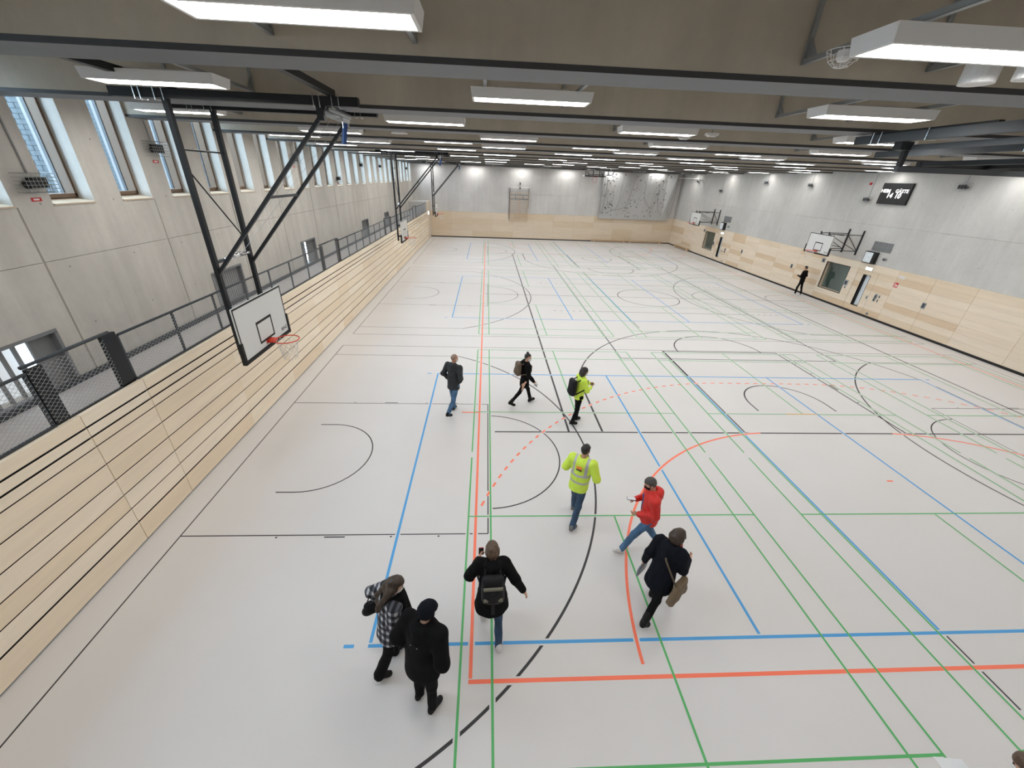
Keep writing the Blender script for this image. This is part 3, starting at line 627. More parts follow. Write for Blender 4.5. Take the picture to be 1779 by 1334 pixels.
# scoreboard
t = thing('scoreboard', 'black electronic scoreboard reading HEIM 14 GÄSTE 10', 'scoreboard', (XR - 0.012, 18.06, 6.135))
MB().box(-0.09, 0.01, -0.81, 0.81, -0.495, 0.495).build('case', 'screen_black', t)
RW_ = Matrix.Rotation(-PI / 2, 4, 'Z') @ Matrix.Rotation(PI / 2, 4, 'X')
for tx, y, z, sz in (('HEIM', 0.53, 0.12, 0.225), ('GÄSTE', -0.37, 0.125, 0.225)):
    text_mesh(tx, sz, 'lettering', 'digit_white', t, Matrix.Translation((-0.092, y, z)) @ RW_ @ Matrix.Scale(1.05, 4, (1, 0, 0)), 0.001, 0.0, 0.002)
for tx, y, z, sz in (('14', 0.23, -0.09, 0.33), ('10', -0.23, -0.09, 0.33)):
    text_mesh(tx, sz, 'score_digits', 'digit_white', t, Matrix.Translation((-0.092, y, z)) @ RW_, 0.001, 0.12, 0.006)
# caged loudspeakers and floodlights on the walls
def cage(x, s, y, z, zt, label, near):
    t = thing('caged_camera', label, 'camera', (x, y, z), 0, 'caged wall cameras')
    MB().box(s * 0.004, s * 0.15, -0.05, 0.17, -0.08, 0.09).tube([(s * 0.1, 0.0, 0), (s * 0.16, -0.22, -0.03)], 0.065, 10).build('camera_body', 'rubber_black', t)
    mb = MB(); W_, H_, D_ = 0.27, 0.15, s * 0.22; r = 0.004 if near else 0.005; n1, n2 = (8, 5) if near else (4, 3)
    for k in range(n1 + 1): y_ = -W_ + 2 * W_ * k / n1; mb.tube([(s * 0.006, y_, -H_), (D_, y_, -H_), (D_, y_, H_), (s * 0.006, y_, H_)], r, 4)
    for k in range(n2 + 1): z_ = -H_ + 2 * H_ * k / n2; mb.tube([(s * 0.006, -W_, z_), (D_, -W_, z_), (D_, W_, z_), (s * 0.006, W_, z_)], r, 4)
    mb.build('wire_cage', 'galvanised', t)
    MB().tube([(s * 0.016, 0.02, H_), (s * 0.012, 0.0, zt - z)], 0.014, 6).build('conduit', 'shutter_grey', t)
for i, (y, z, zt) in enumerate(((4.62, 5.84, 7.09), (7.78, 6.52, 7.09), (15.38, 6.56, 7.1), (20.31, 5.83, 7.1), (24.85, 6.56, 7.1), (29.68, 6.59, 7.1), (40.25, 6.62, 7.1))):
    cage(XG, 1, y, z, zt, 'caged camera on the window wall, %s from the viewer' % ORD[i], i < 3)
    t = thing('number_label', 'small red number label below the %s caged camera of the window wall' % ORD[i], 'label', (XG, y - 0.02, z - 0.27), 0, 'red number labels')
    MB().box(0, 0.004, -0.09, 0.09, -0.03, 0.03).build('plate', 'sign_red', t); MB().box(0.004, 0.005, -0.05, 0.05, -0.012, 0.014).build('print', 'white_plastic', t)
for i, (y, z) in enumerate(((14.98, 6.52), (19.55, 5.80), (24.1, 6.43), (28.67, 6.51), (34.76, 5.78), (39.39, 6.48))):
    cage(XR, -1, y, z, 7.09, 'caged camera on the scoreboard wall, %s from the viewer' % ORD[i], False)
t = thing('alarm_beacon', 'small red alarm beacon left of the scoreboard', 'alarm', (XR - 0.01, 19.74, 6.58)); MB().box(-0.06, 0.0, -0.05, 0.05, -0.06, 0.06).build('base', 'sign_red', t); MB().ell((-0.06, 0, 0), (0.04, 0.04, 0.045), 10, 6).build('lens', 'sign_red', t, True)

# ------------------------------------------------------------------ far wall: wall bars, climbing wall, ropes, benches
t = thing('wall_bars', 'wooden wall bars with a white metal frame on the far wall', 'wall bars', (5.15, Y1 - 0.02, 0))
for x in (-0.98, 0.0, 0.95): MB().box(x - 0.025, x + 0.025, -0.13, -0.05, 1.85, 4.75).build('upright', 'bar_wood', t)
for k in range(15):
    z = 1.92 + k * 0.2; mk = 'dark_grey' if k in (11, 13) else 'bar_wood'
    MB().tube([(-0.98, -0.12, z), (0.95, -0.12, z)], 0.022, 6).build('rung', mk, t, True)
MB().bar((-1.12, -0.1, 5.27), (1.0, -0.1, 5.27), 0.07, 0.09).bar((-1.12, -0.1, 5.27), (-1.3, -0.5, 5.45), 0.05, 0.05).build('top_beam', 'white_plastic', t)
for x in (-1.08, 0.98): MB().bar((x, -0.1, 2.1 if x < 0 else 3.2), (x, -0.1, 5.25), 0.05, 0.05, (0, 1, 0)).build('frame_post', 'dark_grey', t)
for x in (-0.45, 0.4): MB().box(x - 0.02, x + 0.02, -0.16, -0.1, 4.1, 4.45).build('hook', 'dark_grey', t)
MB().box(-0.05, 0.05, -0.2, -0.05, 5.1, 5.3).build('pulley', 'dark_grey', t); MB().box(-0.05, 0.05, -0.14, -0.02, 5.5, 5.75).build('wall_bracket', 'dark_grey', t)
t = thing('climbing_wall', 'pale grey climbing wall with dark holds on the far wall', 'climbing wall', (14.03, Y1, 2.48))
prof = [0, 1.35, 2.9, 4.3, 5.6, 7.0, 7.85]; dep0 = [0.30, 0.34, 0.32, 0.34, 0.34, 0.36, 0.30]; dep1 = [0.45, 0.25, 0.5, 0.35, 0.55, 0.3, 0.8]
for i in range(6):
    xa, xb = prof[i] + 0.003, prof[i + 1] - 0.003
    MB().add([(xa, 0, 0), (xb, 0, 0), (xb, 0, 4.6), (xa, 0, 4.6), (xa, -dep0[i], 0), (xb, -dep0[i + 1], 0), (xb, -dep1[i + 1], 4.6), (xa, -dep1[i], 4.6)],
             [(0, 3, 2, 1), (4, 5, 6, 7), (0, 1, 5, 4), (2, 3, 7, 6), (0, 4, 7, 3), (1, 2, 6, 5)]).build('panel', 'climb_panel', t)
hm = MB().ell((0, 0, 0), (0.065, 0.05, 0.06), 8, 5).mesh('climbing_hold', 'hold_dark', True)
rg = random.Random(5)
for k in range(190):
    x = rg.uniform(0.15, 7.7); z = rg.uniform(0.06, 4.5)
    if k % 3 == 0: x = rg.choice([rg.uniform(0.5, 1.4), rg.uniform(6.9, 7.6), rg.uniform(3.0, 4.4)])
    i = max(j for j in range(6) if prof[j] <= x); f = (x - prof[i]) / (prof[i + 1] - prof[i])
    d = (dep0[i] * (1 - f) + dep0[i + 1] * f) * (1 - z / 4.6) + (dep1[i] * (1 - f) + dep1[i + 1] * f) * (z / 4.6)
    o = link('climbing_hold', hm, t); o.location = (x, -d, z); q = rg.uniform(0.4, 0.9); o.scale = (q, q, q)
def rope(pts, label):
    P = [Vector((p[0], Y1 - p[1], p[2])) for p in pts]; out = []
    for i in range(len(P) - 1):
        a, b, c, d = P[max(0, i - 1)], P[i], P[i + 1], P[min(len(P) - 1, i + 2)]
        for k in range(6):
            u = k / 6; out.append(0.5 * ((2 * b) + (c - a) * u + (2 * a - 5 * b + 4 * c - d) * u * u + (3 * b - a - 3 * c + d) * u ** 3))
    out.append(P[-1]); tag(MB().tube(out, 0.016, 6).build('climbing_rope', 'rope_grey', None, True), label, 'rope', 'climbing ropes')
rope([(14.2, 0.7, 6.6), (13.95, 0.6, 4.5), (14.1, 0.5, 2.95), (14.4, 0.5, 4.4), (14.35, 0.7, 6.5)], 'rope looped at the left edge of the climbing wall')
rope([(14.35, 0.8, 6.5), (14.55, 0.7, 4.6), (15.1, 0.6, 3.6), (15.65, 0.6, 3.5), (15.95, 0.7, 4.6), (16.05, 0.8, 6.85)], 'rope hanging in a loop left on the climbing wall')
rope([(17.3, 0.9, 6.9), (17.05, 0.8, 4.9), (16.9, 0.7, 4.1), (16.4, 0.6, 3.6), (15.4, 0.6, 3.4), (14.7, 0.6, 3.1)], 'longest rope swagged across the climbing wall')
rope([(18.56, 0.9, 6.95), (18.65, 0.7, 4.9), (19.1, 0.6, 4.1), (19.76, 0.6, 3.7)], 'rope hanging right of the middle of the climbing wall')
rope([(20.05, 0.9, 6.9), (20.2, 0.7, 4.5), (20.6, 0.6, 3.3), (21.1, 0.6, 3.25)], 'rope hanging at the right third of the climbing wall')
rope([(22.0, 1.0, 6.7), (21.7, 0.8, 4.9), (21.5, 0.7, 3.5), (21.7, 0.6, 2.95), (21.9, 0.7, 3.6), (21.95, 0.9, 6.2)], 'rope looped at the right edge of the climbing wall')
tag(MB().tube([(22.05, Y1 - 0.7, 6.75), (22.5, Y1 - 3.0, 6.72), (XR - 0.04, Y1 - 4.6, 6.7)], 0.03, 6).box(22.3, XR - 0.005, Y1 - 4.7, Y1 - 4.5, 6.5, 6.6).build('tension_bar', 'white_plastic', None), 'white bar bracing the climbing wall to the right wall', 'bar')
def bench(loc, rz, L, label):
    t = thing('gym_bench', label, 'bench', loc, rz, 'low wooden gym benches')
    MB().box(-L / 2, L / 2, -0.13, 0.13, 0.27, 0.31).build('seat', 'bench_wood', t); MB().box(-L / 2, L / 2, -0.03, 0.03, 0.10, 0.15).build('balance_beam', 'bench_wood', t)
    for x in (-L / 2 + 0.35, L / 2 - 0.35): MB().box(x - 0.04, x + 0.04, -0.16, 0.16, 0.0, 0.06).box(x - 0.035, x + 0.035, -0.1, 0.1, 0.05, 0.27).build('leg', 'ply_x5', t)
bench((15.5, 42.72, 0), 0, 4.1, 'left low wooden gym bench along the far wall')
bench((19.65, 42.72, 0), 0, 4.1, 'right low wooden gym bench along the far wall')
bench((22.35, 39.3, 0), PI / 2, 3.4, 'low wooden gym bench along the right wall')
# ------------------------------------------------------------------ court markings, each line a piece of the floor
def yw(y): return y + 0.011 * max(0.0, y - 7.0)
LZ = {'line_black': (None, 1.0), 'line_slate': (None, 1.9), 'line_green': (2.5, 6.1), 'line_blue': (3.1, 3.7), 'line_orange': (4.3, 5.2), 'line_amber': (None, 6.7)}   # stacking order, in steps of 0.4 mm
def ribbon(mb, pts, w, z, mi):
    P = [Vector((p[0], p[1], 0)) for p in pts]; n = len(P); vs = []; closed = (P[0] - P[-1]).length < 1e-6
    for i in range(n):
        if closed and i in (0, n - 1): d = (P[1] - P[n - 2]).normalized()
        else: d = (P[min(i + 1, n - 1)] - P[max(i - 1, 0)]).normalized()
        q = Vector((-d.y, d.x, 0)) * (w / 2); vs += [P[i] + q + Vector((0, 0, z)), P[i] - q + Vector((0, 0, z))]
    mb.m(mi).add(vs, [(2 * i + 1, 2 * i + 3, 2 * i + 2, 2 * i) for i in range(n - 1)])
def line(pts, w, col, warp=True, name='court_line'):
    if warp: pts = [(x, yw(y)) for x, y in pts]
    zm, zt = LZ[col]; mb = MB(); lv = 0.6 if len(pts) > 2 else (0.3 if abs(pts[0][1] - pts[1][1]) < abs(pts[0][0] - pts[1][0]) else 0.0); ribbon(mb, pts, w, (zt + lv) * 0.0004, 0)
    if zm is not None: ribbon(mb, pts, w + 0.05, (zm + lv) * 0.0004, 1)
    return mb.build(name, [col, 'floor_lino'], floor)
def arc(cx, cy, r, a0, a1, n=None):
    n = n or max(10, int(abs(a1 - a0) * r / 0.16)); return [(cx + r * math.cos(a0 + (a1 - a0) * i / n), cy + r * math.sin(a0 + (a1 - a0) * i / n)) for i in range(n + 1)]
BK = 'line_black'
for ci, c in enumerate(CEN):
    for s in (1, -1):
        X = (lambda x: x) if s > 0 else (lambda x: 18 - x)
        line([(X(-4.05), c - 6.94), (X(-4.05), c + 6.94)], 0.024, BK, False)
        for sy in (-1, 1):
            line([(X(-4.05), c + sy * 2.45), (X(1.75), c + sy * 2.45)], 0.024, BK, False)
            line([(X(-4.05), c + sy * 6.02), (X(0.62), c + sy * 6.02)], 0.024, BK, False)
            for x0, x1 in ((-2.29, -2.25), (-1.38, -0.99), (-0.14, -0.10), (0.77, 0.81)): line([(X(x0), c + sy * 2.50), (X(x1), c + sy * 2.50)], 0.03 if x1 - x0 < 0.1 else 0.028, BK, False, 'lane_mark')
        line([(X(1.75), c - 2.45), (X(1.75), c + 2.45)], 0.024, BK, False)
        line([(X(x), y) for x, y in arc(1.75, c, 1.8, -PI / 2, PI / 2)], 0.032, BK, False)
        line([(X(x), y) for x, y in [(-2.84, c - 1.3)] + arc(-2.45, c, 1.3, -PI / 2, PI / 2) + [(-2.84, c + 1.3)]], 0.03, BK, False)
        q = math.asin(6.02 / 6.75); line([(X(x), y) for x, y in arc(-2.45, c, 6.75, -q, q)], 0.042, BK, False)
    for sy in (-1, 1): line([(-4.05, c + sy * 6.94), (22.05, c + sy * 6.94)], 0.024, BK, False)
    line([(9.03, c - 5.5), (9.03, c + 6.94)], 0.03, BK, False)
    # volleyball across
    b0, b1 = c - 4.48, c + 4.52
    for y in (b0, b1):
        line([(-0.025, y), (18.025, y)], 0.05, 'line_blue', False)
        for x in (-0.38, 18.23): line([(x, y), (x + 0.15, y)], 0.05, 'line_blue', False, 'service_mark')
    for x in (0, 6, 9.0, 12, 18): line([(x, b0 + 0.045), (x, b1 - 0.02)], 0.05, 'line_blue', False)
    # badminton
    for x0 in (1.35, 8.49, 15.63):
        for x in (x0, x0 + 6.09):
            for s in (-1, 1): line([(x, c + s * 0.11), (x, c + s * 6.7)], 0.035, 'line_green', False)
        for x in (x0 + 0.455, x0 + 5.635): line([(x, c - 6.7), (x, c + 6.7)], 0.035, 'line_green', False)
        for s in (-1, 1):
            for y in (2.01, 5.92, 6.7): line([(x0, c + s * y), (x0 + 6.09, c + s * y)], 0.030 if y < 3 else 0.034, 'line_green', False)
            line([(x0 + 3.045, c + s * 2.03), (x0 + 3.045, c + s * 6.7)], 0.035, 'line_green', False)
# handball
OR = 'line_orange'
line([(1.5, -0.46), (1.5, 39.5)], 0.052, OR); line([(21.5, -0.46), (21.5, 39.5)], 0.052, OR)
for g, s in ((-0.5, 1), (39.5, -1)):
    line([(1.474, g), (21.526, g)], 0.055, OR)
    def goal(r): return [(x, g + s * (y - 0)) for x, y in arc(10, 0, r, PI, PI / 2)] + [(x, g + s * y) for x, y in arc(13, 0, r, PI / 2, 0)]
    for side in (-1, 1): line([p for p in goal(6.0) if abs(p[1] - g) > 0.06 and abs(p[1] - g) < 5.985 and (p[0] - 11.5) * side > 0], 0.05, OR)
    P = [p for p in goal(9.0) if 1.55 < p[0] < 21.45]; L = [0]
    for a, b in zip(P, P[1:]): L.append(L[-1] + math.hypot(b[0] - a[0], b[1] - a[1]))
    def at(d):
        for i in range(len(P) - 1):
            if L[i + 1] >= d: f = (d - L[i]) / max(1e-9, L[i + 1] - L[i]); return (P[i][0] + (P[i + 1][0] - P[i][0]) * f, P[i][1] + (P[i + 1][1] - P[i][1]) * f)
        return P[-1]
    d = 0.12
    while d < L[-1] - 0.15: line([at(d), at(d + 0.15)], 0.05, OR, True, 'line_dash'); d += 0.316
    line([(11.0, g + s * 7), (12.0, g + s * 7)], 0.05, 'line_amber'); line([(11.425, g + s * 4), (11.575, g + s * 4)], 0.05, OR)
line([(0.98, 6.46), (1.5, 6.46)], 0.05, OR); line([(1.5, 19.5), (21.5, 19.5)], 0.04, BK)
# main basketball court along the hall
for g, s in ((5.48, 1), (33.52, -1)):
    line([(1.94, g), (21.06, g)], 0.05, BK)
    for x in (4.95, 18.05): line([(x, g + s * 0.04), (x, g + s * 2.97)], 0.06, BK)
    q = math.acos(6.55 / 6.75); line([(x, g + s * y) for x, y in arc(11.5, 1.575, 6.75, q, PI - q)], 0.045, BK)
    for x in (9.07, 13.93): line([(x, g + s * 0.04), (x, g + s * 5.8)], 0.05, BK)
    line([(9.05, g + s * 5.8), (13.95, g + s * 5.8)], 0.05, BK); line([(x, g + s * y) for x, y in arc(11.5, 5.8, 1.8, 0, PI)], 0.05, BK)
    line([(12.78, g + s * 1.2)] + [(x, g + s * y) for x, y in arc(11.5, 1.6, 1.28, 0, PI)] + [(10.22, g + s * 1.2)], 0.045, BK)
    for x in (8.98, 14.02):
        for y0, y1 in ((1.75, 1.80), (2.60, 3.0), (3.85, 3.9), (4.7, 4.75)): line([(x, g + s * y0), (x, g + s * y1)], 0.06, BK, True, 'lane_mark')
for x in (4.0, 19.0): line([(x, 5.5), (x, 33.5)], 0.06, BK)
line(arc(11.5, 19.5, 1.8, 0, 2 * PI), 0.045, BK)
# main volleyball court along the hall
SL = 'line_slate'
for x in (7.03, 15.97): line([(x, 10.52), (x, 28.5)], 0.05, SL)
for y in (10.52, 28.5): line([(7.0, y), (16.0, y)], 0.045, SL)
for y in (16.52, 22.5):
    line([(7.0, y), (16.0, y)], 0.04, SL)
    for k in range(5):
        for x in (5.25 + k * 0.34, 16.15 + k * 0.34): line([(x, y), (x + 0.15, y)], 0.04, SL, True, 'line_dash')
# ------------------------------------------------------------------ people: smooth bodies and clothes grown from limb volumes
mat('skin', (0.52, 0.29, 0.20), 0.55, spec=0.3); mat('skin_light', (0.60, 0.36, 0.26), 0.55, spec=0.3); mat('skin_tan', (0.36, 0.19, 0.12), 0.55, spec=0.3)
mat('hair_brown', (0.035, 0.020, 0.012), 0.5, var=0.3, scale=(40, 40, 6)); mat('hair_dark', (0.012, 0.009, 0.008), 0.5, var=0.3, scale=(40, 40, 6)); mat('hair_lightbrown', (0.085, 0.05, 0.03), 0.5, var=0.45, scale=(45, 45, 5)); mat('hair_greying', (0.06, 0.055, 0.05), 0.6, var=0.5, scale=(50, 50, 50)); mat('hair_stubble', (0.28, 0.18, 0.13), 0.6)
mat('cloth_black', (0.0045, 0.0045, 0.005), 0.9, spec=0.15, var=0.2, scale=(6, 6, 6), bump=0.5); mat('cloth_navy', (0.0055, 0.007, 0.012), 0.9, spec=0.15, var=0.2, scale=(6, 6, 6), bump=0.5); mat('cloth_charcoal', (0.036, 0.039, 0.044), 0.8, spec=0.2, var=0.2, scale=(7, 7, 7), bump=0.5)
mat('cloth_red', srgb(205, 38, 30), 0.6, var=0.12, scale=(7, 7, 7), bump=0.6); mat('cloth_hivis', (0.62, 0.82, 0.075), 0.6, var=0.08, scale=(8, 8, 8), bump=0.6); mat('reflective_tape', (0.45, 0.46, 0.48), 0.4, 0.3); mat('cloth_blue', (0.03, 0.06, 0.17), 0.8)
mat('denim', (0.055, 0.13, 0.24), 0.8, var=0.4, scale=(7, 7, 4), bump=0.4); mat('denim_dark', (0.025, 0.055, 0.105), 0.8, var=0.35, scale=(7, 7, 4), bump=0.4)
mat('shoe_white', (0.66, 0.65, 0.64), 0.5); mat('shoe_black', (0.006, 0.006, 0.006), 0.6, spec=0.25); mat('shoe_grey', (0.13, 0.13, 0.13), 0.6)
mat('mask_white', (0.72, 0.72, 0.71), 0.7); mat('bag_black', (0.007, 0.007, 0.0085), 0.6, spec=0.25); mat('bag_tan', (0.11, 0.078, 0.05), 0.7, var=0.15, scale=(9, 9, 9)); mat('bag_khaki', (0.15, 0.105, 0.062), 0.8, var=0.15, scale=(9, 9, 9)); mat('strap_olive', (0.16, 0.15, 0.11), 0.7)
mat('scarf_rust', (0.30, 0.045, 0.02), 0.85); mat('paper_white', (0.72, 0.74, 0.77), 0.6); mat('phone_pink', (0.55, 0.14, 0.16), 0.4); mat('logo_orange', srgb(240, 140, 60), 0.6); mat('plastic_grey', (0.30, 0.33, 0.38), 0.4)
def plaid():
    m = bpy.data.materials.new('cloth_plaid'); m.use_nodes = True; nt = m.node_tree; L = nt.links; b = nt.nodes['Principled BSDF']; b.inputs['Roughness'].default_value = 0.85
    tc = nt.nodes.new('ShaderNodeTexCoord'); sp = nt.nodes.new('ShaderNodeSeparateXYZ'); L.new(tc.outputs['Object'], sp.inputs[0])
    def M(op, a, c=None, k=None):
        n = nt.nodes.new('ShaderNodeMath'); n.operation = op; L.new(a, n.inputs[0])
        if c is not None: L.new(c, n.inputs[1])
        elif k is not None: n.inputs[1].default_value = k
        return n.outputs[0]
    h = M('ADD', sp.outputs[0], sp.outputs[1]); band = lambda o, p: M('GREATER_THAN', M('PINGPONG', o, None, p), None, p * 0.45)
    s = M('ADD', band(h, 0.055), band(sp.outputs[2], 0.055))
    r = nt.nodes.new('ShaderNodeValToRGB'); r.color_ramp.interpolation = 'CONSTANT'; e = r.color_ramp.elements
    e[0].position = 0; e[0].color = (0.50, 0.50, 0.54, 1); e[1].position = 0.3; e[1].color = (0.075, 0.08, 0.10, 1); n = e.new(0.8); n.color = (0.008, 0.008, 0.012, 1)
    d = M('MULTIPLY', s, None, 0.5); L.new(d, r.inputs[0]); L.new(r.outputs[0], b.inputs['Base Color']); MATS['cloth_plaid'] = m
plaid()

class SDF:
    """a smooth union of limb volumes on a grid, meshed with surface nets"""
    def __init__(s, lo, hi, h, k=0.025):
        s.h = h; s.k = k; s.lo = np.array(lo, float); n = np.ceil((np.array(hi, float) - s.lo) / h).astype(int) + 1; s.n = n
        s.F = np.full(n, 0.3, np.float32); s.ax = [s.lo[i] + np.arange(n[i]) * h for i in range(3)]
    def _win(s, lo, hi, pad):
        a = np.clip(np.floor((np.array(lo) - pad - s.lo) / s.h).astype(int), 0, s.n - 1); b = np.clip(np.ceil((np.array(hi) + pad - s.lo) / s.h).astype(int) + 1, 1, s.n)
        return tuple(slice(i, j) for i, j in zip(a, b))
    def _pts(s, w): return np.stack(np.meshgrid(*[s.ax[i][w[i]] for i in range(3)], indexing='ij'), -1)
    def _put(s, w, d, k, sub=False):
        f = s.F[w]
        if sub: s.F[w] = np.maximum(f, -d); return
        k = s.k if k is None else k; q = np.maximum(k - np.abs(f - d), 0) / k; s.F[w] = np.minimum(f, d) - q * q * k * 0.25
    def cone(s, a, b, ra, rb, k=None, flat=None):
        a, b = np.array(a, float), np.array(b, float); R = max(ra, rb) * (1 if flat is None else max(1, 1 / flat[1])); w = s._win(np.minimum(a, b), np.maximum(a, b), R + 0.06); p = s._pts(w)
        if p.size == 0: return s
        ab = b - a; t = np.clip(((p - a) @ ab) / max(1e-9, ab @ ab), 0, 1); v = p - a - t[..., None] * ab; g = 1.0
        if flat is not None:
            u = np.array(flat[0], float); c = v @ u; v = v + ((flat[1] - 1) * c)[..., None] * u
        d = np.sqrt((v * v).sum(-1)) - (ra + (rb - ra) * t); s._put(w, d.astype(np.float32), k); return s
    def ell(s, c, r, B=None, k=None, sub=False):
        c = np.array(c, float); r = np.array(r, float); B = np.eye(3) if B is None else np.array(B, float); R = r.max(); w = s._win(c, c, R + 0.06); p = s._pts(w)
        if p.size == 0: return s
        q = (p - c) @ B.T; kk = np.sqrt(((q / r) ** 2).sum(-1)); k2 = np.sqrt(((q / (r * r)) ** 2).sum(-1)) + 1e-9; d = kk * (kk - 1) / k2
        s._put(w, d.astype(np.float32), k, sub); return s
    def cut(s, p0, n):
        p = s._pts((slice(None),) * 3); n = np.array(n, float); n /= np.linalg.norm(n); s.F = np.maximum(s.F, ((p - np.array(p0)) @ n).astype(np.float32)); return s
    def ripple(s, amp, fr, seed=0):
        p = s._pts((slice(None),) * 3); r = np.random.RandomState(seed); v = 0
        for i in range(4):
            d = r.randn(3); d[2] *= 0.7; v = v + np.sin(p @ (d * fr) + r.rand() * 6)
        s.F += (amp * v / 2).astype(np.float32); return s
    def mesh(s, name, mats, matfn=None):
        F = s.F; F[0] = F[-1] = 0.3; F[:, 0] = F[:, -1] = 0.3; F[:, :, 0] = F[:, :, -1] = 0.3
        S = F < 0; cnt = np.zeros(np.array(F.shape) - 1, np.int8); C = [(i, j, k) for i in (0, 1) for j in (0, 1) for k in (0, 1)]; nx, ny, nz = cnt.shape
        for i, j, k in C: cnt += S[i:i + nx, j:j + ny, k:k + nz]
        act = (cnt > 0) & (cnt < 8); I = np.argwhere(act); idx = np.full(cnt.shape, -1, np.int32); idx[act] = np.arange(len(I))
        acc = np.zeros((len(I), 3)); num = np.zeros(len(I))
        for a in C:
            for ax in range(3):
                if a[ax]: continue
                b = list(a); b[ax] = 1; fa = F[I[:, 0] + a[0], I[:, 1] + a[1], I[:, 2] + a[2]]; fb = F[I[:, 0] + b[0], I[:, 1] + b[1], I[:, 2] + b[2]]
                m = (fa < 0) != (fb < 0); t = np.where(m, fa / np.where(fa == fb, 1, fa - fb), 0); P = np.tile(np.array(a, float), (len(I), 1)); P[:, ax] += t; acc[m] += P[m]; num[m] += 1
        V = s.lo + (I + acc / num[:, None]) * s.h; Q = []
        for ax in range(3):
            u, v = (ax + 1) % 3, (ax + 2) % 3; sl0 = [slice(None)] * 3; sl1 = [slice(None)] * 3; sl0[ax] = slice(0, -1); sl1[ax] = slice(1, None)
            A, Bb = S[tuple(sl0)], S[tuple(sl1)]; E = np.argwhere(A != Bb); E = E[(E[:, u] > 0) & (E[:, v] > 0)]
            if len(E) == 0: continue
            def at(du, dv):
                e = E.copy(); e[:, u] -= du; e[:, v] -= dv; return idx[e[:, 0], e[:, 1], e[:, 2]]
            q = np.stack([at(1, 1), at(0, 1), at(0, 0), at(1, 0)], 1); fl = ~A[E[:, 0], E[:, 1], E[:, 2]]; q[fl] = q[fl][:, ::-1]; Q.append(q)
        Q = np.concatenate(Q); me = bpy.data.meshes.new(name); me.vertices.add(len(V)); me.vertices.foreach_set('co', V.astype(np.float32).ravel())
        me.loops.add(Q.size); me.loops.foreach_set('vertex_index', Q.ravel().astype(np.int32)); me.polygons.add(len(Q)); me.polygons.foreach_set('loop_start', np.arange(0, Q.size, 4, dtype=np.int32)); me.polygons.foreach_set('loop_total', np.full(len(Q), 4, np.int32))
        for q in ([mats] if isinstance(mats, str) else mats): me.materials.append(MATS[q])
        if matfn is not None: me.polygons.foreach_set('material_index', matfn(V[Q].mean(1)).astype(np.int32))
        me.polygons.foreach_set('use_smooth', np.ones(len(Q), bool)); me.update(calc_edges=True); me.validate(); return me

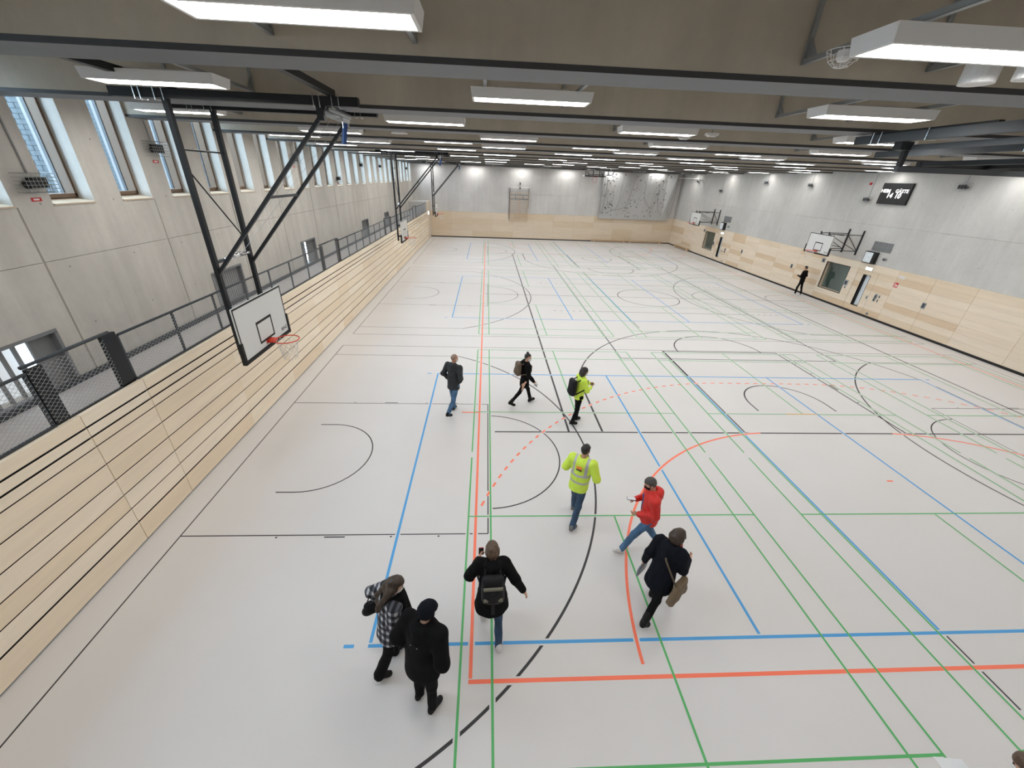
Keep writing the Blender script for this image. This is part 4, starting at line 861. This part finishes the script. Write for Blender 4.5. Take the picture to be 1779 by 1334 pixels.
def rad(d): return d * PI / 180
def V3(*a): return np.array(a, float)
class Fig:
    """joints in a local frame: x right, y forward, z up"""
    def __init__(f, H, legs, arms, lean=0, side=0, yaw=0, head=(0, 0), shoulders=0.2, heavy=1.0, twist=0):
        f.H = H; f.hv = heavy; L = lambda k: k * H; J = f.J = {}
        f.fwd = V3(0, 1, 0); pel = V3(0, 0, L(0.53)); la = rad(lean); sd = rad(side)
        upv = V3(math.sin(sd), math.sin(la) * math.cos(sd), math.cos(la) * math.cos(sd)); f.up = upv; J['pelvis'] = pel; J['waist'] = pel + upv * L(0.10); J['chest'] = pel + upv * L(0.21); J['neck'] = pel + upv * L(0.305)
        tw = rad(twist); rx = V3(math.cos(tw), math.sin(tw), 0); f.rx = rx; f.cf = np.cross(upv, rx); f.cf /= np.linalg.norm(f.cf)
        hy, hp = rad(head[0]), rad(head[1]); f.hf = V3(-math.sin(hy) * math.cos(hp), math.cos(hy) * math.cos(hp), -math.sin(hp)); f.hr = np.cross(f.hf, V3(0, 0, 1)); f.hr /= np.linalg.norm(f.hr); f.hu = np.cross(f.hr, f.hf)
        J['skull'] = J['neck'] + upv * L(0.045) + f.hu * L(0.068) + f.hf * 0.02; f.HB = np.stack([f.hr, f.hf, f.hu])
        for sname, sg in (('L', -1), ('R', 1)):
            a, kn, sp, fp = legs[sname]; hip = pel + V3(sg * L(0.052), 0, -L(0.02)); J['hip' + sname] = hip
            kd = V3(sg * math.sin(rad(sp)), math.sin(rad(a)), -math.cos(rad(a))); J['knee' + sname] = hip + kd / np.linalg.norm(kd) * L(0.245); b = rad(a - kn)
            sdv = V3(sg * math.sin(rad(sp)) * 0.5, math.sin(b), -math.cos(b)); J['ankle' + sname] = J['knee' + sname] + sdv / np.linalg.norm(sdv) * L(0.24)
            p = rad(fp); J['toe' + sname] = J['ankle' + sname] + V3(sg * 0.03, math.cos(p) * 0.155, -0.055 - math.sin(p) * 0.155 + (0.02 if fp else 0)); J['heel' + sname] = J['ankle' + sname] + V3(0, -0.045 * math.cos(p), -0.055 + 0.05 * math.sin(p))
            sh = J['chest'] + upv * L(0.075) + rx * sg * shoulders * 0.93; J['sh' + sname] = sh; a, o, e, i = arms[sname]; a, o, e, i = rad(a), rad(o), rad(e), rad(i)
            d = V3(0, 0, 0) + rx * sg * math.sin(o) + f.cf * math.sin(a) * math.cos(o) - upv * math.cos(a) * math.cos(o); fu = f.cf * math.cos(a) + upv * math.sin(a); d /= np.linalg.norm(d)
            J['el' + sname] = sh + d * L(0.168); fo = d * math.cos(e) + (fu * math.cos(i) - rx * sg * math.sin(i)) * math.sin(e); fo /= np.linalg.norm(fo); J['wr' + sname] = J['el' + sname] + fo * L(0.15); f.__dict__['fo' + sname] = fo
        lo = min(J['toe' + s][2] - 0.025 for s in 'LR'); lo = min(lo, min(J['heel' + s][2] - 0.03 for s in 'LR')); dz = V3(0, 0, -lo)
        for k in J: J[k] = J[k] + dz
    def grid(f, h, zlo=0, zhi=None, pad=0.16, k=0.025):
        P = np.array(list(f.J.values())); lo = P.min(0) - pad; hi = P.max(0) + pad; lo[2] = max(zlo, -0.02) if zlo is not None else lo[2]; hi[2] = (hi[2] + 0.05) if zhi is None else zhi; return SDF(lo, hi, h, k)
    def hand(f, s, S, curl=50):
        J = f.J; w = J['wr' + s]; d = f.__dict__['fo' + s]; sg = 1 if s == 'R' else -1; n = f.rx * sg; n = n - d * (n @ d); n /= np.linalg.norm(n); t = np.cross(d, n) * sg; t = t if t[1] > -0.2 else -t
        pc = w + d * 0.05; S.cone(w, pc, 0.026, 0.03, 0.02, (n, 1.5)); S.cone(pc - t * 0.018, pc + t * 0.02 + d * 0.015, 0.022, 0.022, 0.015, (n, 1.5)); c = rad(curl)
        for i, ln in enumerate((0.068, 0.078, 0.073, 0.058)):
            b = pc + t * (0.030 - 0.020 * i) + d * 0.03; m = b + d * ln * 0.5; e = m + (d * math.cos(c) - n * math.sin(c)) * ln * 0.55; S.cone(b, m, 0.0095, 0.0088, 0.006); S.cone(m, e, 0.0088, 0.008, 0.006)
        b = w + d * 0.025 + t * 0.026; m = b + t * 0.028 + d * 0.028; S.cone(b, m, 0.0115, 0.0105, 0.008); S.cone(m, m + d * 0.03 - n * 0.012, 0.0105, 0.009, 0.006)
    def body(f, parent, skin):
        J = f.J; S = f.grid(0.0085, k=0.02); H = f.H; B = f.HB; c = J['skull']
        S.ell(c + f.hu * 0.015, (0.073, 0.094, 0.098), B); S.ell(c - f.hu * 0.055 + f.hf * 0.022, (0.056, 0.068, 0.066), B, 0.03); S.cone(c - f.hu * 0.02 + f.hf * 0.09, c - f.hu * 0.035 + f.hf * 0.108, 0.008, 0.013, 0.012); S.ell(c - f.hu * 0.075 + f.hf * 0.083, (0.022, 0.011, 0.009), B, 0.01)
        for sg in (-1, 1): S.ell(c + f.hr * sg * 0.075 - f.hu * 0.012 - f.hf * 0.005, (0.011, 0.022, 0.032), B, 0.008)
        S.cone(J['neck'] - f.up * 0.03, c - f.hu * 0.05 - f.hf * 0.015, 0.056, 0.052, 0.03)
        fl = (f.cf, 1.4); S.cone(J['pelvis'], J['waist'], 0.135, 0.12, None, fl); S.cone(J['waist'], J['chest'], 0.12, 0.14, None, fl)
        for s in 'LR':
            S.cone(J['chest'] + f.up * 0.08, J['sh' + s], 0.09, 0.05, 0.04); S.cone(J['sh' + s], J['el' + s], 0.047, 0.036); S.cone(J['el' + s], J['wr' + s], 0.036, 0.026); f.hand(s, S)
            S.cone(J['pelvis'], J['hip' + s], 0.11, 0.075, 0.04); S.cone(J['hip' + s], J['knee' + s], 0.072, 0.048); S.cone(J['knee' + s], J['ankle' + s], 0.048, 0.032); S.cone(J['ankle' + s], J['toe' + s] + V3(0, -0.03, 0), 0.03, 0.022)
        o = link('body', S.mesh('body', skin), parent)
        for sg in (-1, 1):
            e = c + f.hu * 0.0 + f.hf * 0.083 + f.hr * sg * 0.031; MB().ell((0, 0, 0), (0.012, 0.012, 0.009), 8, 6).build('eye', 'rubber_black', o, True).location = e
        return o
    def trousers(f, parent, m, loose=1.0, flare=0.0, name='trousers'):
        J = f.J; S = f.grid(0.011, k=0.03); hv = f.hv
        S.cone(J['pelvis'] + f.up * 0.05, J['pelvis'] - V3(0, 0, 0.03), 0.118 * hv, 0.132 * hv, None, (f.cf, 1.35))
        for s in 'LR':
            S.cone(J['pelvis'] - V3(0, 0, 0.03), J['hip' + s], 0.10 * hv, 0.078 * hv * loose, 0.05); S.cone(J['hip' + s], J['knee' + s], 0.080 * loose * hv, 0.064 * loose); S.cone(J['knee' + s], J['ankle' + s] + V3(0, 0, -0.01), 0.062 * loose, 0.052 * loose + flare)
        S.ripple(0.004, 30, 3); return link(name, S.mesh(name, m), parent)
    def shoes(f, parent, m, boot=0.0, name='shoe', sole=None):
        for s in 'LR':
            J = f.J; a, t, h = J['ankle' + s], J['toe' + s], J['heel' + s]; lo = np.minimum(np.minimum(a, t), h) - 0.12; hi = np.maximum(np.maximum(a, t), h) + 0.12; hi[2] += boot; S = SDF(lo, hi, 0.008, 0.025)
            S.cone(h + V3(0, 0, 0.012), t + V3(0, -0.03, 0.010), 0.038, 0.040); S.cone(h + V3(0, 0.02, 0.045), t + V3(0, -0.06, 0.02), 0.036, 0.035); S.cone(a + V3(0, 0, 0.015), h + V3(0, 0.02, 0.03), 0.046, 0.042)
            if boot: S.cone(a, a + (J['knee' + s] - a) / np.linalg.norm(J['knee' + s] - a) * boot, 0.05, 0.058)
            S.cut((0, 0, min(h[2], t[2]) - 0.026), (0, 0, -1)); link(name, S.mesh(name, m), parent)
    def jacket(f, parent, m, hem=0.06, flare=0.0, sleeve=1.0, hood=True, bulk=1.0, collar=True, name='jacket', matfn=None, cuff=1.0, rip=0.006, seed=1):
        J = f.J; S = f.grid(0.0115, k=0.045, pad=0.22); fl = (f.cf, 1.28 / bulk ** 0.3); b = bulk * f.hv; hp = J['pelvis'] - V3(0, 0, 1) * hem
        S.cone(J['chest'] + f.up * 0.05, J['waist'], 0.165 * b, 0.162 * b, None, fl); S.cone(J['waist'], hp, 0.160 * b, 0.168 * b + flare, None, fl)
        for s in 'LR':
            S.cone(J['chest'] + f.up * 0.085, J['sh' + s] + f.up * 0.005, 0.095 * b, 0.068 * b, 0.06); S.cone(J['sh' + s], J['el' + s], 0.070 * b * sleeve, 0.058 * b * sleeve, 0.04); S.cone(J['el' + s], J['el' + s] + (J['wr' + s] - J['el' + s]) * 0.97 * cuff, 0.057 * b * sleeve, 0.043 * sleeve, 0.03)
        if collar: S.cone(J['neck'] - f.up * 0.02, J['neck'] + f.up * 0.03, 0.085, 0.078, 0.03)
        if hood:
            S.cone(J['neck'] - f.cf * 0.075 + f.rx * 0.05 + f.up * 0.01, J['neck'] - f.cf * 0.075 - f.rx * 0.05 + f.up * 0.01, 0.075, 0.075, 0.02); S.cone(J['neck'] - f.cf * 0.10, J['neck'] - f.cf * 0.13 - f.up * 0.11, 0.085, 0.06, 0.02)
        S.ripple(rip, 24, seed); S.cut(hp - V3(0, 0, 0.05), (0, 0, -1)); S.ell(J['neck'] + f.up * 0.075, (0.062, 0.07, 0.05), None, None, True)
        return link(name, S.mesh(name, m, matfn), parent)
    def hair(f, parent, m, long=0.0, vol=1.0, bun=False, fringe=0.02, ball=0.0, name='hair'):
        c = f.J['skull']; B = f.HB; S = SDF(c - 0.35 - long, c + 0.3, 0.009, 0.025); S.ell(c + f.hu * 0.022 - f.hf * 0.008, (0.083 * vol, 0.103 * vol, 0.106 * vol), B)
        if ball: S.ell(c - f.hu * 0.02 - f.hf * 0.02, (0.11 * ball, 0.115 * ball, 0.12 * ball), B)
        p = S._pts((slice(None),) * 3) - c; fr = p @ f.hf; u = p @ f.hu
        face = np.minimum(fr - fringe, -(u - (0.055 if not ball else 0.03))); S.F = np.maximum(S.F, np.minimum(face, 0.3).astype(np.float32)); S.F = np.maximum(S.F, (-(u + (0.075 if not ball else 0.12)) ).astype(np.float32))
        if long:
            for a, q in ((-0.055, 1), (0.0, 1.08), (0.055, 1), (-0.08, 0.8), (0.08, 0.8)): S.cone(c - f.hf * 0.055 + f.hr * a - f.hu * 0.02, c - f.hf * (0.085 + max(0, long - 0.12) * 0.62) + f.hr * a * 1.15 - V3(0, 0, 1) * long * q, 0.045, 0.03, 0.03)
        if bun: S.ell(c + f.hu * 0.135 - f.hf * 0.03, (0.036, 0.036, 0.036), B, 0.02); S.ell(c + f.hu * 0.165 - f.hf * 0.02, (0.018, 0.018, 0.02), B, 0.015)
        S.ripple(0.003, 60, 5); return link(name, S.mesh(name, m), parent)
    def mask(f, parent, m='mask_white'):
        c = f.J['skull']; B = f.HB; S = SDF(c - 0.2, c + 0.2, 0.007, 0.015); S.ell(c - f.hu * 0.052 + f.hf * 0.028, (0.064, 0.080, 0.068), B); S.ell(c - f.hu * 0.035 + f.hf * 0.098, (0.02, 0.022, 0.026), B)
        S.cut(c + f.hf * 0.035, -f.hf); S.cut(c - f.hu * 0.018, f.hu); o = link('face_mask', S.mesh('face_mask', m), parent)
        for sg in (-1, 1): MB().tube([c + f.hr * sg * 0.06 + f.hf * 0.05 - f.hu * 0.03, c + f.hr * sg * 0.083 - f.hu * 0.005], 0.003, 4).build('ear_loop', m, o)
def person(label, loc, heading, fig):
    t = thing('person', label, 'person', (loc[0], loc[1], 0), rad(heading - 90)); return t
def toworld(t, p):
    a = t.rotation_euler.z; return Vector((t.location.x + p[0] * math.cos(a) - p[1] * math.sin(a), t.location.y + p[0] * math.sin(a) + p[1] * math.cos(a), p[2]))
def like(t, name, label, cat):
    o = thing(name, label, cat, t.location, t.rotation_euler.z); return o

STAND = {'L': (2, 4, 2, 0), 'R': (-2, 2, 2, 0)}; POCK = {'L': (-16, 21, 58, 46), 'R': (-16, 21, 58, 46)}
def backpack(t, f, label, m, w=0.30, h=0.42, d=0.15, dz=-0.02, strap='bag_black', straps2=None):
    b = like(t, 'backpack', label, 'backpack'); J = f.J; c = J['chest'] - f.cf * (0.155 * f.hv + d / 2 + 0.02) + f.up * dz; S = SDF(c - 0.42, c + 0.42, 0.011, 0.04)
    for sx in (-1, 1):
        for z in (-1, 1):
            for z2 in (-1, 1):
                pass
        S.cone(c + f.rx * sx * (w / 2 - 0.07) - f.up * (h / 2 - 0.07), c + f.rx * sx * (w / 2 - 0.07) + f.up * (h / 2 - 0.07), 0.075, 0.068, 0.03, (f.cf, 0.15 / d * 1.0))
    S.cone(c - f.up * (h / 2 - 0.07), c + f.up * (h / 2 - 0.08), 0.085, 0.075, 0.05, (f.cf, 0.15 / d)); S.cone(c - f.cf * d * 0.42 - f.up * h * 0.25, c - f.cf * d * 0.42 - f.up * 0.02, 0.06, 0.05, 0.02, (f.rx, 0.6))
    link('bag_body', S.mesh('bag_body', m), b)
    for sx in (-1, 1):
        s = J['sh' + ('L' if sx < 0 else 'R')]; q = f.rx * sx * 0.10; P = [c + q + f.up * h * 0.40 + f.cf * d * 0.4, J['chest'] + f.up * 0.185 + q, J['chest'] + f.up * 0.12 + q * 1.25 + f.cf * 0.13 * f.hv, J['chest'] - f.up * 0.05 + q * 1.5 + f.cf * 0.125 * f.hv, J['chest'] - f.up * 0.12 + f.rx * sx * 0.20 + f.cf * 0.02, c + q * 1.2 - f.up * h * 0.38 + f.cf * d * 0.4]
        MB().tube(P, 0.016, 6).build('shoulder_strap', strap, b, True)
    if straps2:
        for z in (0.09, -0.11): MB().bar(c - f.cf * (d * 0.60) + f.up * z - f.rx * w * 0.42, c - f.cf * (d * 0.60) + f.up * (z + 0.01) + f.rx * w * 0.42, 0.03, 0.035).build('front_strap', straps2, b)
        MB().bar(c - f.cf * (d * 0.64) - f.up * 0.05, c - f.cf * (d * 0.60) - f.up * 0.36, 0.045, 0.02).build('hanging_strap', 'bag_black', b)
    return b

# 1 plaid coat woman
f = Fig(1.70, {'L': (8, 12, 3, 0), 'R': (-10, 14, 2, 12)}, {'L': (-42, 30, 62, 10), 'R': (-4, 6, 45, 60)}, lean=9, head=(-12, 22), shoulders=0.185)
t = person('person in a black and white plaid coat with long brown hair', (0.42, -0.22), 28, f); f.body(t, 'skin_light'); f.trousers(t, 'cloth_black', 1.15, 0.02); f.shoes(t, 'shoe_black', 0.12); f.jacket(t, 'cloth_plaid', 0.16, 0.03, 1.15, False, 1.08, name='coat', seed=2)
f.hair(t, 'hair_brown', 0.42, 1.1); f.mask(t); J = f.J
S = f.grid(0.011, k=0.03); n = J['neck'] + f.up * 0.01
for k in range(8): a0, a1 = k * PI / 4, (k + 1) * PI / 4; S.cone(n + V3(math.cos(a0) * 0.10, math.sin(a0) * 0.10 + 0.02, 0), n + V3(math.cos(a1) * 0.10, math.sin(a1) * 0.10 + 0.02, 0), 0.05, 0.05)
S.cone(n + V3(0.06, 0.13, -0.02), n + V3(0.16, 0.18, -0.34), 0.055, 0.045); S.cone(n + V3(0.10, 0.10, 0), n + V3(0.22, 0.10, -0.25), 0.05, 0.04)
for k in range(7): q = n + V3(0.22 - 0.012 * k, 0.13 + 0.015 * k, -0.06 - 0.05 * k); S.cone(q, q + V3(0.06, 0.015, -0.02), 0.011, 0.009, 0.006)
link('scarf', S.mesh('scarf', 'cloth_black'), t)
b = like(t, 'handbag', 'black leather handbag on the arm of the plaid coat', 'handbag'); c = J['elL'] + f.foL * 0.10 + V3(-0.03, -0.02, -0.25); S = SDF(c - 0.3, c + 0.3, 0.01, 0.03); S.cone(c + V3(0, -0.08, -0.06), c + V3(0, 0.08, -0.06), 0.085, 0.085, None, ((1, 0, 0), 1.5)); S.cone(c + V3(0, -0.06, 0.04), c + V3(0, 0.06, 0.04), 0.07, 0.07, None, ((1, 0, 0), 1.7)); S.cut(c + V3(0, 0, 0.085), (0, 0, 1)); link('bag_body', S.mesh('bag_body', 'bag_black'), b)
MB().tube([c + V3(0, -0.09, 0.07), J['elL'] + f.foL * 0.10 + V3(0, -0.03, 0.06), J['elL'] + f.foL * 0.10 + V3(0, 0.03, 0.06), c + V3(0, 0.09, 0.07)], 0.008, 6).build('handle', 'bag_black', b, True)
# 2 man in black with beanie
f = Fig(1.84, STAND, POCK, lean=9, head=(-30, 14), shoulders=0.225, heavy=1.12)
t = person('person in black with a dark knitted beanie, hands in pockets', (0.94, -0.70), 62, f); f.body(t, 'skin_light'); f.trousers(t, 'cloth_black', 1.12); f.shoes(t, 'shoe_black'); f.jacket(t, 'cloth_black', 0.13, 0.02, 1.18, True, 1.18, seed=4); f.mask(t)
f.hair(t, 'cloth_navy', 0, 1.2, fringe=0.045, name='beanie')
J = f.J
for sx in (-0.045, 0.045): MB().ell((0, 0, 0), (0.009, 0.006, 0.009), 8, 6).build('snap_button', 'mid_grey', t, True).location = J['chest'] - f.cf * 0.19 + f.up * 0.03 + f.rx * sx
# 3 woman black coat, backpack, jeans
f = Fig(1.74, {'L': (24, 22, 1, 0), 'R': (-15, 16, 1, 18)}, {'L': (10, 30, 100, 25), 'R': (-12, 30, 12, 0)}, lean=7, head=(4, 10), shoulders=0.19)
t = person('person in a black coat and blue jeans walking away with a backpack', (1.79, 0.22), 92, f); f.body(t, 'skin_light'); f.trousers(t, 'denim_dark', 1.0); f.shoes(t, 'shoe_white'); f.jacket(t, 'cloth_black', 0.30, 0.075, 1.2, True, 1.06, name='coat', seed=6); f.hair(t, 'hair_lightbrown', 0.0, 1.07, ball=0.93)
backpack(t, f, 'dark roll-top backpack with olive straps on the black coat', 'bag_black', 0.31, 0.46, 0.15, -0.06, straps2='strap_olive')
b = like(t, 'phone', 'pink phone held up by the person in the black coat', 'phone'); q = f.J['wrL'] + f.foL * 0.10 + V3(0.0, 0.02, 0.03); MB().box(-0.038, 0.038, -0.006, 0.006, -0.075, 0.075).build('case', 'phone_pink', b).location = q; MB().box(-0.033, 0.033, -0.008, -0.006, -0.068, 0.068).build('screen', 'screen_black', b).location = q
# 4 hi-vis man from behind
f = Fig(1.80, {'L': (24, 16, 1, 0), 'R': (-17, 14, 1, 15)}, {'L': (4, 24, 92, 25), 'R': (-2, 24, 80, 20)}, lean=5, head=(-16, 6), shoulders=0.215, heavy=1.03)
J = f.J; zc = J['chest'][2]
def hv(P):
    z = P[:, 2]; x = np.abs(P[:, 0]); zw = J['waist'][2]; core = x < 0.215
    r = np.zeros(len(P), int); r[core & (np.abs(z - zw - 0.08) < 0.026)] = 1; r[core & (np.abs(z - zw + 0.08) < 0.026)] = 1; r[(np.abs(x - 0.125) < 0.026) & (z > zw + 0.08) & core] = 1
    for s in 'LR':
        w = J['wr' + s] - f.__dict__['fo' + s] * 0.06; r[np.linalg.norm(P - w, axis=1) < 0.062] = 1
    return r
t = person('person in a yellow high-visibility jacket with logo and jeans, seen from behind', (3.52, 2.42), 56, f); f.body(t, 'skin'); f.trousers(t, 'denim_dark', 1.08); f.shoes(t, 'shoe_grey'); jk = f.jacket(t, ['cloth_hivis', 'reflective_tape'], 0.09, 0.0, 1.15, False, 1.12, matfn=hv, rip=0.004, seed=8); f.hair(t, 'hair_dark', 0, 1.02); f.mask(t)
c = J['chest'] - f.cf * 0.178 + f.up * 0.045
MB().box(-0.052, 0.052, -0.006, 0.012, 0.0, 0.05).build('logo_block', 'logo_orange', jk).location = c
for k, x in enumerate((-0.048, -0.028, -0.008, 0.012, 0.03, 0.048)): MB().box(-0.005, 0.005, -0.006, 0.014, -0.045, -0.01).build('logo_stroke', 'dark_grey', jk).location = c + V3(x, 0, 0)
# 5 red jacket man
f = Fig(1.80, {'L': (30, 8, 1, -8), 'R': (-16, 20, 1, 12)}, {'L': (-4, 8, 82, 22), 'R': (4, 10, 100, 30)}, lean=5, head=(0, 26), shoulders=0.21, heavy=1.04)
t = person('person in a red hooded jacket and jeans looking at a phone', (4.64, 1.62), 172, f); f.body(t, 'skin'); f.trousers(t, 'denim', 1.05); f.shoes(t, 'shoe_white'); jk = f.jacket(t, 'cloth_red', 0.06, 0.0, 1.12, True, 1.10, seed=10); f.hair(t, 'hair_greying', 0, 1.02, fringe=0.03); f.mask(t, 'cloth_black')
J = f.J; S = f.grid(0.011, k=0.03); S.cone(J['chest'] + f.cf * 0.10 + f.up * 0.08, J['waist'] + f.cf * 0.12, 0.06, 0.05, None, (f.cf, 1.1)); S.cone(J['neck'] + f.cf * 0.03, J['chest'] + f.cf * 0.10 + f.up * 0.08, 0.066, 0.06); link('shirt', S.mesh('shirt', 'cloth_blue'), t)
b = like(t, 'phone', 'white phone held by the person in the red jacket', 'phone'); q = J['wrR'] + f.foR * 0.115 + V3(0, 0, 0.03); o = MB().box(-0.038, 0.038, -0.075, 0.075, -0.005, 0.005).build('case', 'dark_grey', b); o.location = q; o = MB().box(-0.034, 0.034, -0.070, 0.070, 0.005, 0.007).build('screen', 'paper_white', b); o.location = q
# 6 navy coat woman with tote bag
f = Fig(1.70, {'L': (26, 20, 1, 0), 'R': (-22, 18, 2, 28)}, {'L': (-12, 14, 25, 5), 'R': (14, 12, 85, 8)}, lean=9, head=(-22, 16), shoulders=0.19, heavy=1.02)
t = person('person in a dark navy coat with a rust scarf and short brown hair', (4.42, 0.50), 38, f); f.body(t, 'skin_light'); f.trousers(t, 'cloth_black', 1.0); f.shoes(t, 'shoe_black', 0.16); f.jacket(t, 'cloth_navy', 0.26, 0.035, 1.18, True, 1.08, name='coat', seed=12); f.hair(t, 'hair_brown', 0, 1.10, ball=1.0)
J = f.J; S = f.grid(0.011, k=0.03); n = J['neck'] + f.up * 0.005
for k in range(8): a0, a1 = k * PI / 4, (k + 1) * PI / 4; S.cone(n + V3(math.cos(a0) * 0.085, math.sin(a0) * 0.085 + 0.02, 0), n + V3(math.cos(a1) * 0.085, math.sin(a1) * 0.085 + 0.02, 0), 0.042, 0.042)
S.cone(n + V3(0.05, 0.12, 0), n + V3(0.09, 0.17, -0.20), 0.045, 0.035); link('scarf', S.mesh('scarf', 'scarf_rust'), t)
b = like(t, 'tote_bag', 'large brown shoulder bag carried by the person in navy', 'tote bag'); c = J['hipR'] + V3(0.20, 0.05, -0.08); S = SDF(c - 0.36, c + 0.36, 0.012, 0.04)
[S.cone(c + V3(0, u * 0.19, -0.19), c + V3(0, u * 0.12, 0.12), 0.055, 0.04, 0.05) for u in np.linspace(-1, 1, 7)]; S.cut(c + V3(0, 0, -0.21), (0, 0, -1)); S.cut(c + V3(0, 0, 0.14), (0, 0, 1)); S.ripple(0.006, 25, 2); link('bag_body', S.mesh('bag_body', 'bag_khaki'), b)
MB().tube([c + V3(0, -0.13, 0.1), J['chest'] + V3(0.05, -0.19, 0.05), J['shL'] + V3(0.07, -0.06, 0.08), J['shL'] + V3(0.09, 0.08, 0.05), J['chest'] + V3(0.06, 0.20, 0.0), c + V3(0, 0.13, 0.1)], 0.014, 6).build('shoulder_strap', 'bag_tan', b, True)
b = like(t, 'carrier_bag', 'grey plastic folder bag in the far hand of the person in navy', 'bag'); q = J['wrL'] + f.foL * 0.08; S = SDF(q - 0.35, q + 0.25, 0.011, 0.02); S.cone(q + V3(0, -0.05, -0.10), q + V3(0, 0.09, -0.10), 0.09, 0.09, None, ((1, 0, 0), 4.5)); S.cone(q + V3(0, -0.05, -0.18), q + V3(0, 0.09, -0.18), 0.09, 0.09, None, ((1, 0, 0), 4.5)); S.cut(q + V3(0, 0, -0.02), (0, 0, 1)); link('bag_body', S.mesh('bag_body', 'plastic_grey'), b)
MB().tube([q + V3(0, -0.05, -0.03), q + V3(0, 0, 0.02), q + V3(0, 0.07, -0.03)], 0.006, 5).build('handle', 'plastic_grey', b)
# 7 man in grey jacket
f = Fig(1.80, {'L': (12, 8, 1, 0), 'R': (-20, 22, 1, 22)}, POCK, lean=3, head=(-34, 4), shoulders=0.21, heavy=1.03)
t = person('person with cropped hair in a charcoal jacket and jeans, hands in pockets', (0.76, 6.46), 58, f); f.body(t, 'skin'); f.trousers(t, 'denim', 1.05); f.shoes(t, 'shoe_black'); f.jacket(t, 'cloth_charcoal', 0.12, 0.0, 1.12, True, 1.08, seed=14); f.hair(t, 'hair_stubble', 0, 0.94); f.mask(t)
# 8 woman in black with bun and tan backpack
f = Fig(1.68, {'L': (22, 6, 1, -4), 'R': (-26, 14, 1, 24)}, {'L': (4, 10, 28, 10), 'R': (6, 12, 34, 10)}, lean=3, head=(-38, 4), shoulders=0.18, heavy=0.95)
t = person('person in a black coat with a hair bun and light mask', (2.84, 6.96), 14, f); f.body(t, 'skin_light'); f.trousers(t, 'cloth_black', 0.88); f.shoes(t, 'shoe_black', 0.10); f.jacket(t, 'cloth_black', 0.20, 0.0, 1.15, True, 1.06, name='coat', seed=16); f.hair(t, 'hair_dark', 0, 1.0, True); f.mask(t)
backpack(t, f, 'tan brown backpack worn over the black coat', 'bag_tan', 0.28, 0.42, 0.16, 0.0, 'bag_tan')
b = like(t, 'gloves', 'pair of light gloves held by the person with the bun', 'gloves'); q = f.J['wrR'] + f.foR * 0.08; S = SDF(q - 0.15, q + 0.15, 0.008, 0.015); S.cone(q, q + V3(0.02, 0.07, -0.02), 0.03, 0.025); S.cone(q, q + V3(0.01, -0.03, -0.07), 0.026, 0.018); link('glove', S.mesh('glove', 'mask_white'), b); S = SDF(q - 0.2, q + 0.2, 0.008, 0.015); S.cone(q + V3(0.03, 0, -0.03), q + V3(0.05, 0.05, -0.08), 0.024, 0.016); link('glove', S.mesh('glove', 'mid_grey'), b)
# 9 hi-vis woman
f = Fig(1.68, {'L': (6, 4, 1, 0), 'R': (-8, 8, 1, 8)}, {'L': (22, 10, 88, 40), 'R': (18, 12, 80, 40)}, lean=2, head=(-10, 8), shoulders=0.18, heavy=0.96)
t = person('person in a bright yellow jacket with dark hair and black backpack', (4.28, 5.98), 15, f); f.body(t, 'skin_tan'); f.trousers(t, 'cloth_black', 1.0); f.shoes(t, 'shoe_black', 0.05); f.jacket(t, 'cloth_hivis', 0.08, 0.0, 1.1, False, 1.02, seed=18); f.hair(t, 'hair_dark', 0.12, 1.06, ball=0.95); f.mask(t)
backpack(t, f, 'black backpack on the yellow jacket', 'bag_black', 0.30, 0.48, 0.17, -0.10)
# 10 man in black at the right wall
f = Fig(1.80, {'L': (10, 10, 5, 0), 'R': (-8, 6, 4, 6)}, {'L': (12, 14, 85, 35), 'R': (-4, 26, 85, 40)}, lean=2, head=(10, 6), shoulders=0.205)
t = person('person all in black standing beside the right wall, seen from behind', (22.05, 21.15), 120, f); f.body(t, 'skin'); f.trousers(t, 'cloth_black', 0.95); f.shoes(t, 'shoe_white'); f.jacket(t, 'cloth_black', 0.10, 0.0, 1.05, False, 1.02, seed=20); f.hair(t, 'hair_dark', 0, 1.02)
# 11 person at the bottom right corner, mostly outside the picture, reading papers
f = Fig(1.68, STAND, {'L': (5, 3, 30, 30), 'R': (2, 3, 25, 30)}, lean=14, head=(0, 28), shoulders=0.18)
t = person('person with brown hair and white mask at the bottom right corner', (6.77, -2.24), 118, f); f.body(t, 'skin_light'); f.trousers(t, 'cloth_black', 1.0); f.shoes(t, 'shoe_black'); f.jacket(t, 'cloth_black', 0.12, 0.0, 1.0, True, 0.98, seed=22); f.hair(t, 'hair_lightbrown', 0.0, 1.08, ball=0.9); f.mask(t)
b = thing('paper_sheet', 'white sheet of paper at the bottom right corner', 'paper', (6.43, -1.92, 1.1))
MB().prism([(-0.14, 0.13, 0), (0.14, 0.10, 0), (0.15, -0.10, 0.0), (-0.13, -0.08, 0.0)], (0, 0, 0.003)).build('sheet', 'paper_white', b)
